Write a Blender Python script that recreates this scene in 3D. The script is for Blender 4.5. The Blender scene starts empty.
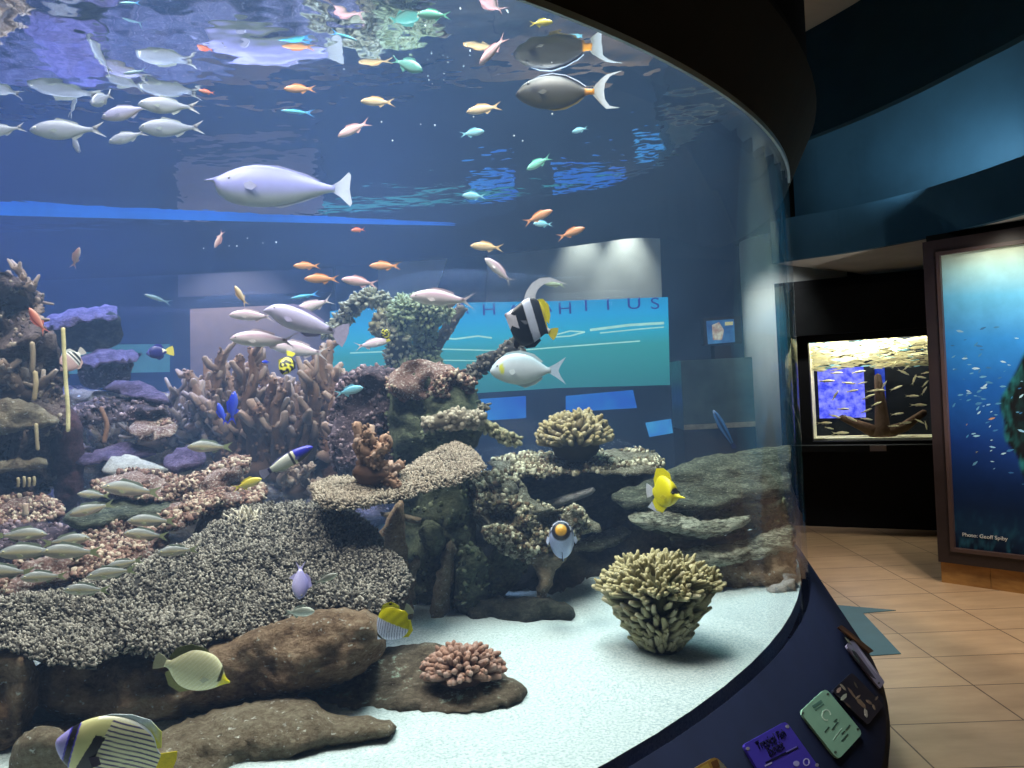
import bpy, math, random
import numpy as np
from mathutils import Vector, Matrix, noise
from mathutils.geometry import delaunay_2d_cdt

scene = bpy.context.scene
COL = scene.collection
rnd = random.Random(7)

# ------------------------------------------------------------------ camera
FPX = 769.0
ROLL = 0.0504
CAMZ = 1.55
CR, SR = math.cos(ROLL), math.sin(ROLL)
cam = bpy.data.objects.new('camera', bpy.data.cameras.new('camera'))
cam.data.sensor_width = 36.0
cam.data.lens = 36.0 * FPX / 1024.0
cam.data.clip_start = 0.02
cam.data.clip_end = 100
cam.location = (0, 0, CAMZ)
cam.rotation_euler = (Matrix.Rotation(math.pi / 2, 3, 'X') @ Matrix.Rotation(-ROLL, 3, 'Z')).to_euler()
COL.objects.link(cam)
scene.camera = cam


def ray(px, py):
    x = (px - 512) / FPX
    v = -(py - 384) / FPX
    return Vector((CR * x + SR * v, 1.0, -SR * x + CR * v))


def at(px, py, y):
    d = ray(px, py)
    return Vector((d.x * y, y, CAMZ + d.z * y))


def at_h(px, py, z):
    d = ray(px, py)
    return at(px, py, (z - CAMZ) / d.z)


def S(h, k=1.0):
    h = h.lstrip('#')
    o = []
    for i in (0, 2, 4):
        c = int(h[i:i + 2], 16) / 255
        o.append((c / 12.92 if c <= 0.04045 else ((c + 0.055) / 1.055) ** 2.4) * k)
    return tuple(o)


def mix(a, b, f):
    return tuple(a[i] * (1 - f) + b[i] * f for i in range(3))


def sstep(a, b, x):
    t = min(1, max(0, (x - a) / (b - a)))
    return t * t * (3 - 2 * t)


# ------------------------------------------------------------------ materials
def new_mat(name):
    m = bpy.data.materials.new(name)
    m.use_nodes = True
    nt = m.node_tree
    nt.nodes.clear()
    out = nt.nodes.new('ShaderNodeOutputMaterial')
    return m, nt, out


def pbsdf(nt, out, rough=.5, spec=.5, metal=0.0):
    b = nt.nodes.new('ShaderNodeBsdfPrincipled')
    b.inputs['Roughness'].default_value = rough
    b.inputs['Specular IOR Level'].default_value = spec
    b.inputs['Metallic'].default_value = metal
    nt.links.new(b.outputs[0], out.inputs[0])
    return b


def coords(nt, scale=(1, 1, 1)):
    tc = nt.nodes.new('ShaderNodeTexCoord')
    mp = nt.nodes.new('ShaderNodeMapping')
    mp.inputs['Scale'].default_value = scale
    nt.links.new(tc.outputs['Object'], mp.inputs[0])
    return mp.outputs[0]


def nz(nt, vec, scale, detail=4, rough=.6):
    n = nt.nodes.new('ShaderNodeTexNoise')
    n.inputs['Scale'].default_value = scale
    n.inputs['Detail'].default_value = detail
    n.inputs['Roughness'].default_value = rough
    nt.links.new(vec, n.inputs['Vector'])
    return n.outputs[0]


def ramp(nt, fac, stops):
    r = nt.nodes.new('ShaderNodeValToRGB')
    e = r.color_ramp.elements
    while len(e) < len(stops):
        e.new(.5)
    for i, (p, c) in enumerate(stops):
        e[i].position = p
        e[i].color = (*c, 1)
    nt.links.new(fac, r.inputs[0])
    return r.outputs[0]


def bump(nt, h, b, strength=.5, dist=.02):
    n = nt.nodes.new('ShaderNodeBump')
    n.inputs['Strength'].default_value = strength
    n.inputs['Distance'].default_value = dist
    nt.links.new(h, n.inputs['Height'])
    nt.links.new(n.outputs[0], b.inputs['Normal'])


def m_plain(name, c, rough=.5, spec=.4, var=.12, scale=6, metal=0.0):
    m, nt, out = new_mat(name)
    b = pbsdf(nt, out, rough, spec, metal)
    n = nz(nt, coords(nt), scale)
    c0 = tuple(v * (1 - var) for v in c)
    c1 = tuple(min(1, v * (1 + var)) for v in c)
    nt.links.new(ramp(nt, n, [(.3, c0), (.7, c1)]), b.inputs['Base Color'])
    return m


def m_rock(name, stops, scale=7, bs=.6, bd=.03, sc=(1, 1, 1.6), rough=.85, speck=None):
    m, nt, out = new_mat(name)
    b = pbsdf(nt, out, rough, .2)
    v = coords(nt, sc)
    n1 = nz(nt, v, scale * 1.7, 10, .74)
    nf = nz(nt, v, scale * 11, 4, .7)
    ma = nt.nodes.new('ShaderNodeMath')
    ma.operation = 'MULTIPLY_ADD'
    ma.inputs[1].default_value = .45
    nt.links.new(nf, ma.inputs[0])
    m2 = nt.nodes.new('ShaderNodeMath')
    m2.operation = 'MULTIPLY'
    m2.inputs[1].default_value = .60
    nt.links.new(n1, m2.inputs[0])
    nt.links.new(m2.outputs[0], ma.inputs[2])
    col = ramp(nt, ma.outputs[0], [(.5 + (p - .52) * .75, c_) for p, c_ in stops])
    if speck:
        n3 = nz(nt, v, scale * 9, 4, .65)
        f = ramp(nt, n3, [(speck[1] - .07, (0, 0, 0)), (speck[1] - .02, (1, 1, 1))])
        mx = nt.nodes.new('ShaderNodeMix')
        mx.data_type = 'RGBA'
        nt.links.new(f, mx.inputs[0])
        nt.links.new(col, mx.inputs[6])
        mx.inputs[7].default_value = (*speck[0], 1)
        col = mx.outputs[2]
    nt.links.new(col, b.inputs['Base Color'])
    n2 = nz(nt, v, scale * 3.5, 10, .78)
    bump(nt, n2, b, min(1, bs * 1.4), bd * 1.5)
    return m


def m_attr(name, rough=.45, spec=.4, noise_s=30, amt=.15, bs=0.0, gain=1.0):
    m, nt, out = new_mat(name)
    b = pbsdf(nt, out, rough, spec)
    a = nt.nodes.new('ShaderNodeAttribute')
    a.attribute_name = 'Col'
    n = nz(nt, coords(nt), noise_s, 4)
    f = ramp(nt, n, [(.3, (gain * (1 - amt),) * 3), (.7, (gain,) * 3)])
    mx = nt.nodes.new('ShaderNodeMix')
    mx.data_type = 'RGBA'
    mx.blend_type = 'MULTIPLY'
    mx.inputs[0].default_value = 1
    nt.links.new(a.outputs['Color'], mx.inputs[6])
    nt.links.new(f, mx.inputs[7])
    nt.links.new(mx.outputs[2], b.inputs['Base Color'])
    if bs:
        bump(nt, nz(nt, coords(nt), noise_s * 2, 5), b, bs, .01)
    return m


def m_emit(name, c, s, var=.25, scale=4, c2=None, sc=(1, 1, 1)):
    m, nt, out = new_mat(name)
    e = nt.nodes.new('ShaderNodeEmission')
    n = nz(nt, coords(nt, sc), scale)
    c2 = c2 or tuple(v * (1 - var) for v in c)
    nt.links.new(ramp(nt, n, [(.35, c2), (.65, c)]), e.inputs[0])
    e.inputs[1].default_value = s
    nt.links.new(e.outputs[0], out.inputs[0])
    return m


FISH = m_attr('fish_skin', .38, .45, 22, .10, 0, .92)
FIN = m_attr('fish_fin', .45, .3, 30, .2, 0, .92)
CORAL = m_attr('coral_skin', .8, .2, 24, .35, .3)
SIGN = m_attr('printed_panel', .6, .2, 9, .15)


# ------------------------------------------------------------------ mesh helpers
def link(name, me, mat, parent=None):
    o = bpy.data.objects.new(name, me)
    COL.objects.link(o)
    if mat is not None and not len(me.materials):
        me.materials.append(mat)
    if parent is not None:
        o.parent = parent
    return o


def mesh(name, V, F, mat=None, cols=None, smooth=True, recalc=True):
    me = bpy.data.meshes.new(name)
    me.from_pydata([tuple(v) for v in V], [], [tuple(f) for f in F])
    if recalc:
        import bmesh
        bm = bmesh.new()
        bm.from_mesh(me)
        bmesh.ops.recalc_face_normals(bm, faces=bm.faces)
        bm.to_mesh(me)
        bm.free()
    if smooth:
        me.polygons.foreach_set('use_smooth', [True] * len(me.polygons))
    if cols is not None:
        a = me.color_attributes.new('Col', 'FLOAT_COLOR', 'POINT')
        buf = np.ones((len(V), 4), dtype=np.float32)
        buf[:, :3] = np.array(cols, dtype=np.float32).reshape(-1, 3)
        a.data.foreach_set('color', buf.ravel())
    if mat is not None:
        me.materials.append(mat)
    return me


class MB:
    def __init__(s):
        s.V, s.F, s.C = [], [], []

    def add(s, V, F, c=(1, 1, 1)):
        o = len(s.V)
        s.V += [tuple(v) for v in V]
        s.F += [tuple(i + o for i in f) for f in F]
        s.C += (list(c) if isinstance(c, list) else [c] * len(V))

    def box(s, lo, hi, c=(1, 1, 1)):
        x0, y0, z0 = lo
        x1, y1, z1 = hi
        V = [(x0, y0, z0), (x1, y0, z0), (x1, y1, z0), (x0, y1, z0), (x0, y0, z1), (x1, y0, z1), (x1, y1, z1), (x0, y1, z1)]
        s.hexa(V, c)

    def hexa(s, V, c=(1, 1, 1)):
        s.add(V, [(0, 3, 2, 1), (4, 5, 6, 7), (0, 1, 5, 4), (1, 2, 6, 5), (2, 3, 7, 6), (3, 0, 4, 7)], c)

    def tube(s, pts, rad, seg=7, c0=(1, 1, 1), c1=None, wob=0.0, seed=0, cap=True):
        c1 = c1 or c0
        pts = [Vector(p) for p in pts]
        n = len(pts)
        V, F, C = [], [], []
        up = Vector((.3, .9, .2)).normalized()
        for i, p in enumerate(pts):
            t = (pts[min(n - 1, i + 1)] - pts[max(0, i - 1)]).normalized()
            a = t.cross(up)
            if a.length < 1e-3:
                a = t.cross(Vector((1, 0, 0)))
            a.normalize()
            b = t.cross(a)
            f = i / (n - 1)
            for k in range(seg):
                th = 2 * math.pi * k / seg
                r = rad[i]
                if wob:
                    r *= 1 + wob * noise.noise(Vector((p.x * 40 + k * 1.7, p.y * 40 + seed, p.z * 40)))
                V.append(p + (a * math.cos(th) + b * math.sin(th)) * r)
                C.append(mix(c0, c1, f))
        for i in range(n - 1):
            for k in range(seg):
                k2 = (k + 1) % seg
                F.append((i * seg + k, i * seg + k2, (i + 1) * seg + k2, (i + 1) * seg + k))
        if cap:
            t = (pts[-1] - pts[-2]).normalized()
            V.append(pts[-1] + t * rad[-1] * .7)
            C.append(c1)
            e = len(V) - 1
            for k in range(seg):
                F.append(((n - 1) * seg + k, (n - 1) * seg + (k + 1) % seg, e))
            t = (pts[0] - pts[1]).normalized()
            V.append(pts[0] + t * rad[0] * .4)
            C.append(c0)
            e = len(V) - 1
            for k in range(seg):
                F.append(((k + 1) % seg, k, e))
        s.add(V, F, C)

    def nub(s, p, n, h, r, c0, c1, seg=5, lean=.35, rg=rnd):
        n = (Vector(n) + Vector((rg.uniform(-1, 1), rg.uniform(-1, 1), rg.uniform(-1, 1))) * lean).normalized()
        a = n.cross(Vector((.2, .5, .9))).normalized()
        b = n.cross(a)
        V, C = [], []
        for lvl, rr in ((-.25, 1.0), (.7, .85)):
            for k in range(seg):
                th = 2 * math.pi * k / seg
                V.append(p + n * h * lvl + (a * math.cos(th) + b * math.sin(th)) * r * rr)
                C.append(c0 if lvl < 0 else c1)
        V.append(p + n * h)
        C.append(c1)
        F = [(k, (k + 1) % seg, seg + (k + 1) % seg, seg + k) for k in range(seg)]
        F += [(seg + k, seg + (k + 1) % seg, 2 * seg) for k in range(seg)]
        s.add(V, F, C)

    def blob(s, c, r, col=(1, 1, 1), seg=10, rings=6, amp=0.0, ns=8, seed=0):
        rx, ry, rz = r if isinstance(r, tuple) else (r, r, r)
        V, F = [], []
        for i in range(rings + 1):
            ph = math.pi * i / rings
            for k in range(seg):
                th = 2 * math.pi * k / seg
                d = Vector((math.sin(ph) * math.cos(th), math.sin(ph) * math.sin(th), math.cos(ph)))
                m = 1 + (amp * noise.noise(d * ns + Vector((seed, 0, 0))) if amp else 0)
                V.append(Vector(c) + Vector((d.x * rx, d.y * ry, d.z * rz)) * m)
        for i in range(rings):
            for k in range(seg):
                k2 = (k + 1) % seg
                F.append((i * seg + k, i * seg + k2, (i + 1) * seg + k2, (i + 1) * seg + k))
        s.add(V, F, col)

    def build(s, name, mat, parent=None, smooth=True, recalc=False):
        return link(name, mesh(name, s.V, s.F, mat, s.C, smooth, recalc), None, parent)


def tag(o, label=None, cat=None, group=None, kind=None):
    if label:
        o['label'] = label
    if cat:
        o['category'] = cat
    if group:
        o['group'] = group
    if kind:
        o['kind'] = kind
    return o


def struct(o, label=None):
    o['kind'] = 'structure'
    if label:
        o['label'] = label
    return o


def empty(name, loc=(0, 0, 0)):
    o = bpy.data.objects.new(name, None)
    o.empty_display_size = .05
    o.location = loc
    COL.objects.link(o)
    return o


def catmull(P, n):
    P = [Vector(p).to_3d() for p in P]
    o = []
    for i in range(len(P) - 1):
        a, b, c, d = P[max(0, i - 1)], P[i], P[i + 1], P[min(len(P) - 1, i + 2)]
        for k in range(n):
            t = k / n
            o.append(.5 * (2 * b + (c - a) * t + (2 * a - 5 * b + 4 * c - d) * t * t + (3 * b - a - 3 * c + d) * t ** 3))
    o.append(P[-1])
    return o


def prism_from(top, offset):
    """closed outline of 3-D points, extruded by a vector"""
    n = len(top)
    V = [Vector(p) for p in top] + [Vector(p) + Vector(offset) for p in top]
    F = [tuple(range(n)), tuple(range(2 * n - 1, n - 1, -1))]
    F += [(i, i + n, (i + 1) % n + n, (i + 1) % n) for i in range(n)]
    return V, F


def text_mesh(txt, size, align='CENTER'):
    cu = bpy.data.curves.new('lettering', 'FONT')
    cu.body = txt
    cu.size = size
    cu.align_x = align
    cu.align_y = 'CENTER'
    cu.extrude = .0008
    o = bpy.data.objects.new('lettering', cu)
    COL.objects.link(o)
    dg = bpy.context.evaluated_depsgraph_get()
    me = bpy.data.meshes.new_from_object(o.evaluated_get(dg))
    bpy.data.objects.remove(o)
    return me


# ------------------------------------------------------------------ tank geometry
CX, CY, RG = -1.95, 3.78, 3.127
BACK = .46          # the far side of the tank is flatter than the near side
Z_SAND, Z_GT, Z_SURF = .82, 2.23, 2.59


def foot(r, n=160):
    P = []
    for i in range(n):
        a = 2 * math.pi * i / n
        x, y = math.cos(a), math.sin(a)
        if y > 0:
            # superellipse back
            k = (abs(x) ** 2.6 + abs(y) ** 2.6) ** (-1 / 2.6)
            x, y = x * k, y * k
            P.append((CX + r * x, CY + (r - RG + RG * BACK) * y))
        else:
            P.append((CX + r * x, CY + r * y))
    return P


def inside(x, y, r=RG):
    dx, dy = x - CX, y - CY
    if dy > 0:
        b = r - RG + RG * BACK
        return (abs(dx) / r) ** 2.6 + (abs(dy) / b) ** 2.6 < 1
    return math.hypot(dx, dy) < r


def ringwall(profile, n=160, closed=True):
    """sweep a (radius, z) profile around the tank footprint"""
    V, F = [], []
    m = len(profile)
    for r, z in profile:
        V += [(x, y, z) for x, y in foot(r, n)]
    for j in range(m if closed else m - 1):
        j2 = (j + 1) % m
        for i in range(n):
            i2 = (i + 1) % n
            F.append((j * n + i, j * n + i2, j2 * n + i2, j2 * n + i))
    return V, F


# glass: an acrylic cylinder, 5 cm thick
m_glass, nt, out = new_mat('acrylic')
tr = nt.nodes.new('ShaderNodeBsdfTransparent')
tr.inputs[0].default_value = (.975, .985, .99, 1)
gl = nt.nodes.new('ShaderNodeBsdfGlossy')
gl.inputs['Roughness'].default_value = .0
lw = nt.nodes.new('ShaderNodeLayerWeight')
lw.inputs[0].default_value = .5
pw = nt.nodes.new('ShaderNodeMath')
pw.operation = 'POWER'
pw.inputs[1].default_value = 5
nt.links.new(lw.outputs['Facing'], pw.inputs[0])
fr = nt.nodes.new('ShaderNodeMath')
fr.operation = 'MULTIPLY_ADD'
fr.inputs[1].default_value = .30
fr.inputs[2].default_value = .004
nt.links.new(pw.outputs[0], fr.inputs[0])
mx = nt.nodes.new('ShaderNodeMixShader')
nt.links.new(fr.outputs[0], mx.inputs[0])
nt.links.new(tr.outputs[0], mx.inputs[1])
nt.links.new(gl.outputs[0], mx.inputs[2])
nt.links.new(mx.outputs[0], out.inputs[0])
V, F = ringwall([(RG, Z_SAND - .12), (RG, Z_SURF + .12), (RG + .02, Z_SURF + .12), (RG + .02, Z_SAND - .12)])
glass = link('aquarium_glass', mesh('aquarium_glass', V, F, m_glass), None)
tag(glass, 'clear curved acrylic wall of the big round aquarium', 'aquarium glass')

# water: a body of faintly blue haze with a surface that mirrors from below
m_water, nt, out = new_mat('sea_water')
tr = nt.nodes.new('ShaderNodeBsdfTransparent')
gl = nt.nodes.new('ShaderNodeBsdfGlossy')
gl.inputs['Roughness'].default_value = .03
gl.inputs[0].default_value = (.86, .93, 1, 1)
geo = nt.nodes.new('ShaderNodeNewGeometry')
sp = nt.nodes.new('ShaderNodeSeparateXYZ')
nt.links.new(geo.outputs['True Normal'], sp.inputs[0])
ab = nt.nodes.new('ShaderNodeMath')
ab.operation = 'ABSOLUTE'
nt.links.new(sp.outputs[2], ab.inputs[0])
up = nt.nodes.new('ShaderNodeMath')
up.operation = 'GREATER_THAN'
up.inputs[1].default_value = .5
nt.links.new(ab.outputs[0], up.inputs[0])
lw = nt.nodes.new('ShaderNodeLayerWeight')
lw.inputs[0].default_value = .5
mr = nt.nodes.new('ShaderNodeMapRange')
mr.inputs[1].default_value = .26
mr.inputs[2].default_value = .42
nt.links.new(lw.outputs['Facing'], mr.inputs[0])
ml = nt.nodes.new('ShaderNodeMath')
ml.operation = 'MULTIPLY'
nt.links.new(up.outputs[0], ml.inputs[0])
nt.links.new(mr.outputs[0], ml.inputs[1])
mx = nt.nodes.new('ShaderNodeMixShader')
nt.links.new(ml.outputs[0], mx.inputs[0])
nt.links.new(tr.outputs[0], mx.inputs[1])
nt.links.new(gl.outputs[0], mx.inputs[2])
nt.links.new(mx.outputs[0], out.inputs[0])
vec = coords(nt, (1, 1.0, 1))
wv = nz(nt, vec, 3.0, 3, .5)
bp = nt.nodes.new('ShaderNodeBump')
bp.inputs['Strength'].default_value = .16
bp.inputs['Distance'].default_value = .06
nt.links.new(wv, bp.inputs['Height'])
nt.links.new(bp.outputs[0], gl.inputs['Normal'])
vs = nt.nodes.new('ShaderNodeVolumeScatter')
vs.inputs['Color'].default_value = (.26, .42, .76, 1)
vs.inputs['Density'].default_value = .065
vs.inputs['Anisotropy'].default_value = .0
va = nt.nodes.new('ShaderNodeVolumeAbsorption')
va.inputs['Color'].default_value = (.30, .80, .95, 1)
va.inputs['Density'].default_value = .05
ad = nt.nodes.new('ShaderNodeAddShader')
nt.links.new(vs.outputs[0], ad.inputs[0])
nt.links.new(va.outputs[0], ad.inputs[1])
nt.links.new(ad.outputs[0], out.inputs['Volume'])
n = 160
pts = foot(RG - .004, n)
V = [(x, y, Z_SAND - .1) for x, y in pts] + [(x, y, Z_SURF) for x, y in pts]
F = [tuple(range(n))[::-1], tuple(range(n, 2 * n))] + [(i, (i + 1) % n, (i + 1) % n + n, i + n) for i in range(n)]
water = link('tank_water', mesh('tank_water', V, F, m_water, smooth=False), None)
tag(water, 'bluish water filling the big round aquarium, its surface mirroring the reef', 'water', kind='stuff')

# sand bed
m_sand, nt, out = new_mat('coral_sand')
b = pbsdf(nt, out, .9, .1)
v = coords(nt)
nt.links.new(ramp(nt, nz(nt, v, 160, 3), [(.30, S('#93a5a6')), (.48, S('#b0c0c1')), (.7, S('#c8d4d3'))]), b.inputs['Base Color'])
bump(nt, nz(nt, v, 60, 5), b, .35, .012)
V, F = [], []
NR, NA = 46, 128
ft = foot(RG - .006, NA)
for i in range(NR + 1):
    f = i / NR
    for x, y in ft:
        px, py = CX + (x - CX) * f, CY + (y - CY) * f
        h = .035 * noise.noise(Vector((px * 2.6, py * 2.6, 0))) + .008 * noise.noise(Vector((px * 9, py * 9, 3)))
        V.append((px, py, Z_SAND + h * min(1, (1 - f) * 12)))
for i in range(NR):
    for k in range(NA):
        k2 = (k + 1) % NA
        F.append((i * NA + k, i * NA + k2, (i + 1) * NA + k2, (i + 1) * NA + k))
o = len(V)
V += [(x, y, Z_SAND) for x, y in ft] + [(x, y, Z_SAND - .05) for x, y in ft]
F += [(o + k, o + (k + 1) % NA, o + NA + (k + 1) % NA, o + NA + k) for k in range(NA)]
sand = link('sand', mesh('sand', V, F, m_sand), None)
tag(sand, 'white coral sand covering the bottom of the big aquarium', 'sand', kind='stuff')

# plinth with its sloping ledge
RL, ZL = 3.37, .46
m_navy = m_plain('navy_ledge', S('#0b1128'), .75, .12, .12, 14)
m_skirt = m_plain('black_skirt', S('#101114'), .6, .3)
plinth = empty('aquarium_plinth', (CX, CY, 0))
tag(plinth, 'round dark plinth under the big aquarium with a sloping navy ledge', 'plinth')
V, F = ringwall([(RG + .004, Z_SAND - .11), (RG + .03, Z_SAND - .004), (RL - .012, ZL + .012), (RL, ZL - .01), (RL - .05, ZL - .03), (RG, ZL - .03)])
V = [(x - CX, y - CY, z) for x, y, z in V]
link('ledge', mesh('ledge', V, F, m_navy), None, plinth)
V, F = ringwall([(RL - .004, ZL - .02), (RL - .03, 0), (RG - .2, 0), (RG - .2, ZL - .02)])
V = [(x - CX, y - CY, z) for x, y, z in V]
link('skirt', mesh('skirt', V, F, m_skirt, smooth=False), None, plinth)
nb = 100
pb = foot(RG + .003, nb)
V = [(x - CX, y - CY, Z_SAND - .11) for x, y in pb] + [(x - CX, y - CY, Z_SAND - .14) for x, y in pb]
F = [tuple(range(nb)), tuple(range(2 * nb - 1, nb - 1, -1))] + [(i, i + nb, (i + 1) % nb + nb, (i + 1) % nb) for i in range(nb)]
link('tank_floor', mesh('tank_floor', V, F, m_skirt, smooth=False), None, plinth)

# canopy above the glass
Z_CEIL = 3.8
m_can = m_plain('canopy_black', S('#101216'), .9, .04, .2, 3)
m_canu = m_plain('canopy_underside', S('#2a2722'), .8, .2, .15, 5)
canopy = empty('aquarium_canopy', (CX, CY, Z_GT))
tag(canopy, 'round black canopy hanging above the big aquarium', 'canopy')
V, F = ringwall([(RG + .024, Z_GT), (3.248, 2.44), (3.225, 2.50), (3.225, Z_CEIL - .002), (3.17, Z_CEIL - .002), (3.17, Z_SURF + .14), (RG + .024, Z_SURF + .14)])
V = [(x - CX, y - CY, z - Z_GT + (.18 * sstep(.35, 1.0, y - CY) if z < 2.52 else (.20 * sstep(.35, 1.0, y - CY) if z < 2.8 else 0))) for x, y, z in V]
me = mesh('fascia', V, F, m_can, smooth=False)
link('fascia', me, None, canopy)
me.materials.append(m_canu)
nn = 160
for p in me.polygons:
    if p.index < nn:
        p.material_index = 1
    p.use_smooth = nn <= p.index < 0

V, F = [], []
ns_ = 120
for i in range(ns_ + 1):
    th = -2.6 + 2.27 * i / ns_
    for r_, z_ in ((RG + .018, -.010), (RG + .026, -.010), (RG + .026, .004), (RG + .018, .004)):
        V.append((r_ * math.cos(th), r_ * math.sin(th), z_))
for i in range(ns_):
    for k in range(4):
        F.append((i * 4 + k, i * 4 + (k + 1) % 4, i * 4 + 4 + (k + 1) % 4, i * 4 + 4 + k))
link('glass_edge_highlight', mesh('glass_edge_highlight', V, F, m_plain('edge_highlight_pale', S('#9fb4ba'), .3, .5, .1, 6), smooth=False), None, canopy)  # pale bead added for the bright highlight along the glass edge
# ------------------------------------------------------------------ glowing tube standing in for the blue reflection at the far waterline
strip = MB()
pp = []
for i in range(60):
    px = -90 + 545 * i / 59
    pp.append(at_h(px, 205 + 20 * (max(0, px + 90) / 540) ** .9, Z_SURF - .006))
strip.tube(pp, [.034 * (1 - i / 59) ** .7 + .002 for i in range(60)], 8)
m_blue = m_emit('blue_reflection_glow', (.015, .15, .72), 1.0, .4, 2)
o = strip.build('blue_reflection_band', m_blue)
tag(o, 'glowing stand-in for a blue reflection along the waterline at the far side of the aquarium', 'reflection')

# ------------------------------------------------------------------ room
m_floor, nt, out = new_mat('floor_tiles')
b = pbsdf(nt, out, .38, .4)
v = coords(nt)
mpn = nt.nodes.new('ShaderNodeMapping')
mpn.inputs['Location'].default_value = (.26, .06, 0)
mpn.inputs['Rotation'].default_value = (0, 0, .03)
nt.links.new(v, mpn.inputs[0])
br = nt.nodes.new('ShaderNodeTexBrick')
br.offset = 0
br.inputs['Scale'].default_value = 1
br.inputs['Brick Width'].default_value = .57
br.inputs['Row Height'].default_value = .38
br.inputs['Mortar Size'].default_value = .004
br.inputs['Color1'].default_value = (*S('#c6a684'), 1)
br.inputs['Color2'].default_value = (*S('#b89878'), 1)
br.inputs['Mortar'].default_value = (*S('#5c4634'), 1)
nt.links.new(mpn.outputs[0], br.inputs['Vector'])
mx = nt.nodes.new('ShaderNodeMix')
mx.data_type = 'RGBA'
mx.blend_type = 'MULTIPLY'
mx.inputs[0].default_value = 1
mp2 = nt.nodes.new('ShaderNodeMapping')
mp2.inputs['Scale'].default_value = (1.2, 4, 1)
nt.links.new(v, mp2.inputs[0])
nt.links.new(br.outputs[0], mx.inputs[6])
nt.links.new(ramp(nt, nz(nt, mp2.outputs[0], 2.0, 6), [(.3, (.72, .70, .68)), (.7, (1, 1, 1))]), mx.inputs[7])
nt.links.new(mx.outputs[2], b.inputs['Base Color'])
fl = MB()
fl.box((-9, -5, -.1), (8, 11, 0))
struct(fl.build('floor', m_floor, smooth=False))
m_ceil = m_plain('ceiling_paint', S('#c8b6a0'), .9, .1, .08, 3)
m_wallb = m_plain('wall_dark_blue', S('#1f3346'), .8, .2, .2, 2)
m_black = m_plain('wall_black', S('#0d0e10'), .75, .25, .3, 3)
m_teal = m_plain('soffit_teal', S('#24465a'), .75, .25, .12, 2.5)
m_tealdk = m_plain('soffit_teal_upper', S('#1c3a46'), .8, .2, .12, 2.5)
m_grey = m_plain('soffit_grey', S('#b4b0a6'), .85, .15, .1, 3)
c = MB()
c.box((-9, -5, Z_CEIL), (8, 11, Z_CEIL + .1))
struct(c.build('ceiling', m_ceil, smooth=False))
for nm, lo, hi in (('wall_back', (-9, 9.0, 0), (8, 9.12, Z_CEIL)), ('wall_left', (-9.1, -5, 0), (-9, 11, Z_CEIL)),
                   ('wall_front', (-9, -5.1, 0), (8, -5, Z_CEIL)), ('wall_right', (8, -5, 0), (8.1, 11, Z_CEIL))):
    w = MB()
    w.box(lo, hi)
    struct(w.build(nm, m_wallb, smooth=False))

# mural wall on the right
MA = at_h(941, 582, 0)
MBp = at_h(1024, 594, 0)
mdir = (MBp - MA).normalized()
mnorm = Vector((mdir.y, -mdir.x, 0))
if mnorm.dot(Vector((0, 0, 0)) - MA) < 0:
    mnorm = -mnorm
mnorm.z = 0
M0 = MA.copy()
M0.z = 0
ZS = 2.45      # underside of the soffit


def mw(s, z, d=0.0):
    """point on the mural wall: s metres along it, z up, d out of the wall"""
    return M0 + mdir * s + Vector((0, 0, z)) + mnorm * d


def wallbox(mb, s0, s1, z0, z1, d0, d1, c=(1, 1, 1)):
    mb.hexa([mw(s0, z0, d0), mw(s1, z0, d0), mw(s1, z0, d1), mw(s0, z0, d1), mw(s0, z1, d0), mw(s1, z1, d0), mw(s1, z1, d1), mw(s0, z1, d1)], c)


w = MB()
wallbox(w, .0, 5, .0, ZS, -.15, -.045)
struct(w.build('wall_mural', m_black, smooth=False))
m_wood, nt, out = new_mat('plinth_tiles')
b = pbsdf(nt, out, .5, .3)
n1 = nz(nt, coords(nt, (1.5, 1.5, 5)), 3, 6)
nt.links.new(ramp(nt, n1, [(.3, S('#8a6238')), (.7, S('#c09256'))]), b.inputs['Base Color'])
w = MB()
for k in range(6):
    wallbox(w, .005 + k * .31, .005 + k * .31 + .307, .0, .145, -.045, .0)
struct(w.build('baseboard_mural', m_wood, smooth=False))

mural = empty('framed_mural', mw(.9, .15))
tag(mural, 'tall underwater photograph in a dark brown frame on the right wall', 'picture')
mural_inv = Matrix.Translation(-mural.location)
m_frame = m_plain('frame_wood', S('#2e2424'), .4, .4, .15, 8)
ML, MH0, MH1 = 1.75, .15, 2.40


def mbuild(mb, name, mat, smooth=False):
    mb.V = [tuple(mural_inv @ Vector(v)) for v in mb.V]
    return mb.build(name, mat, mural, smooth)


fm = MB()
for (s0, s1, z0, z1) in ((0, .10, MH0, MH1), (ML - .1, ML, MH0, MH1), (.10, ML - .1, MH0, MH0 + .10), (.10, ML - .1, MH1 - .10, MH1)):
    wallbox(fm, s0, s1, z0, z1, -.045, .03)
mbuild(fm, 'frame', m_frame)
fm = MB()
for (s0, s1, z0, z1) in ((.085, .11, MH0 + .085, MH1 - .085), (ML - .11, ML - .085, MH0 + .085, MH1 - .085), (.11, ML - .11, MH0 + .085, MH0 + .11), (.11, ML - .11, MH1 - .11, MH1 - .085)):
    wallbox(fm, s0, s1, z0, z1, .0, .042)
mbuild(fm, 'inner_trim', m_plain('frame_trim', S('#4a3a38'), .4, .4, .1, 8))
# the print: a grid whose colours are the photograph printed on it
pr = MB()
nx, nzz = 150, 110
S0, S1, Z0, Z1 = .105, ML - .105, MH0 + .105, MH1 - .105
stops = [(0, '#0a1730'), (.06, '#123150'), (.14, '#0b2449'), (.35, '#0c3070'), (.55, '#1a5aa6'), (.70, '#3288d0'), (.84, '#66b8e0'), (.93, '#a9d8da'), (1, '#dbe6c9')]


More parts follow.
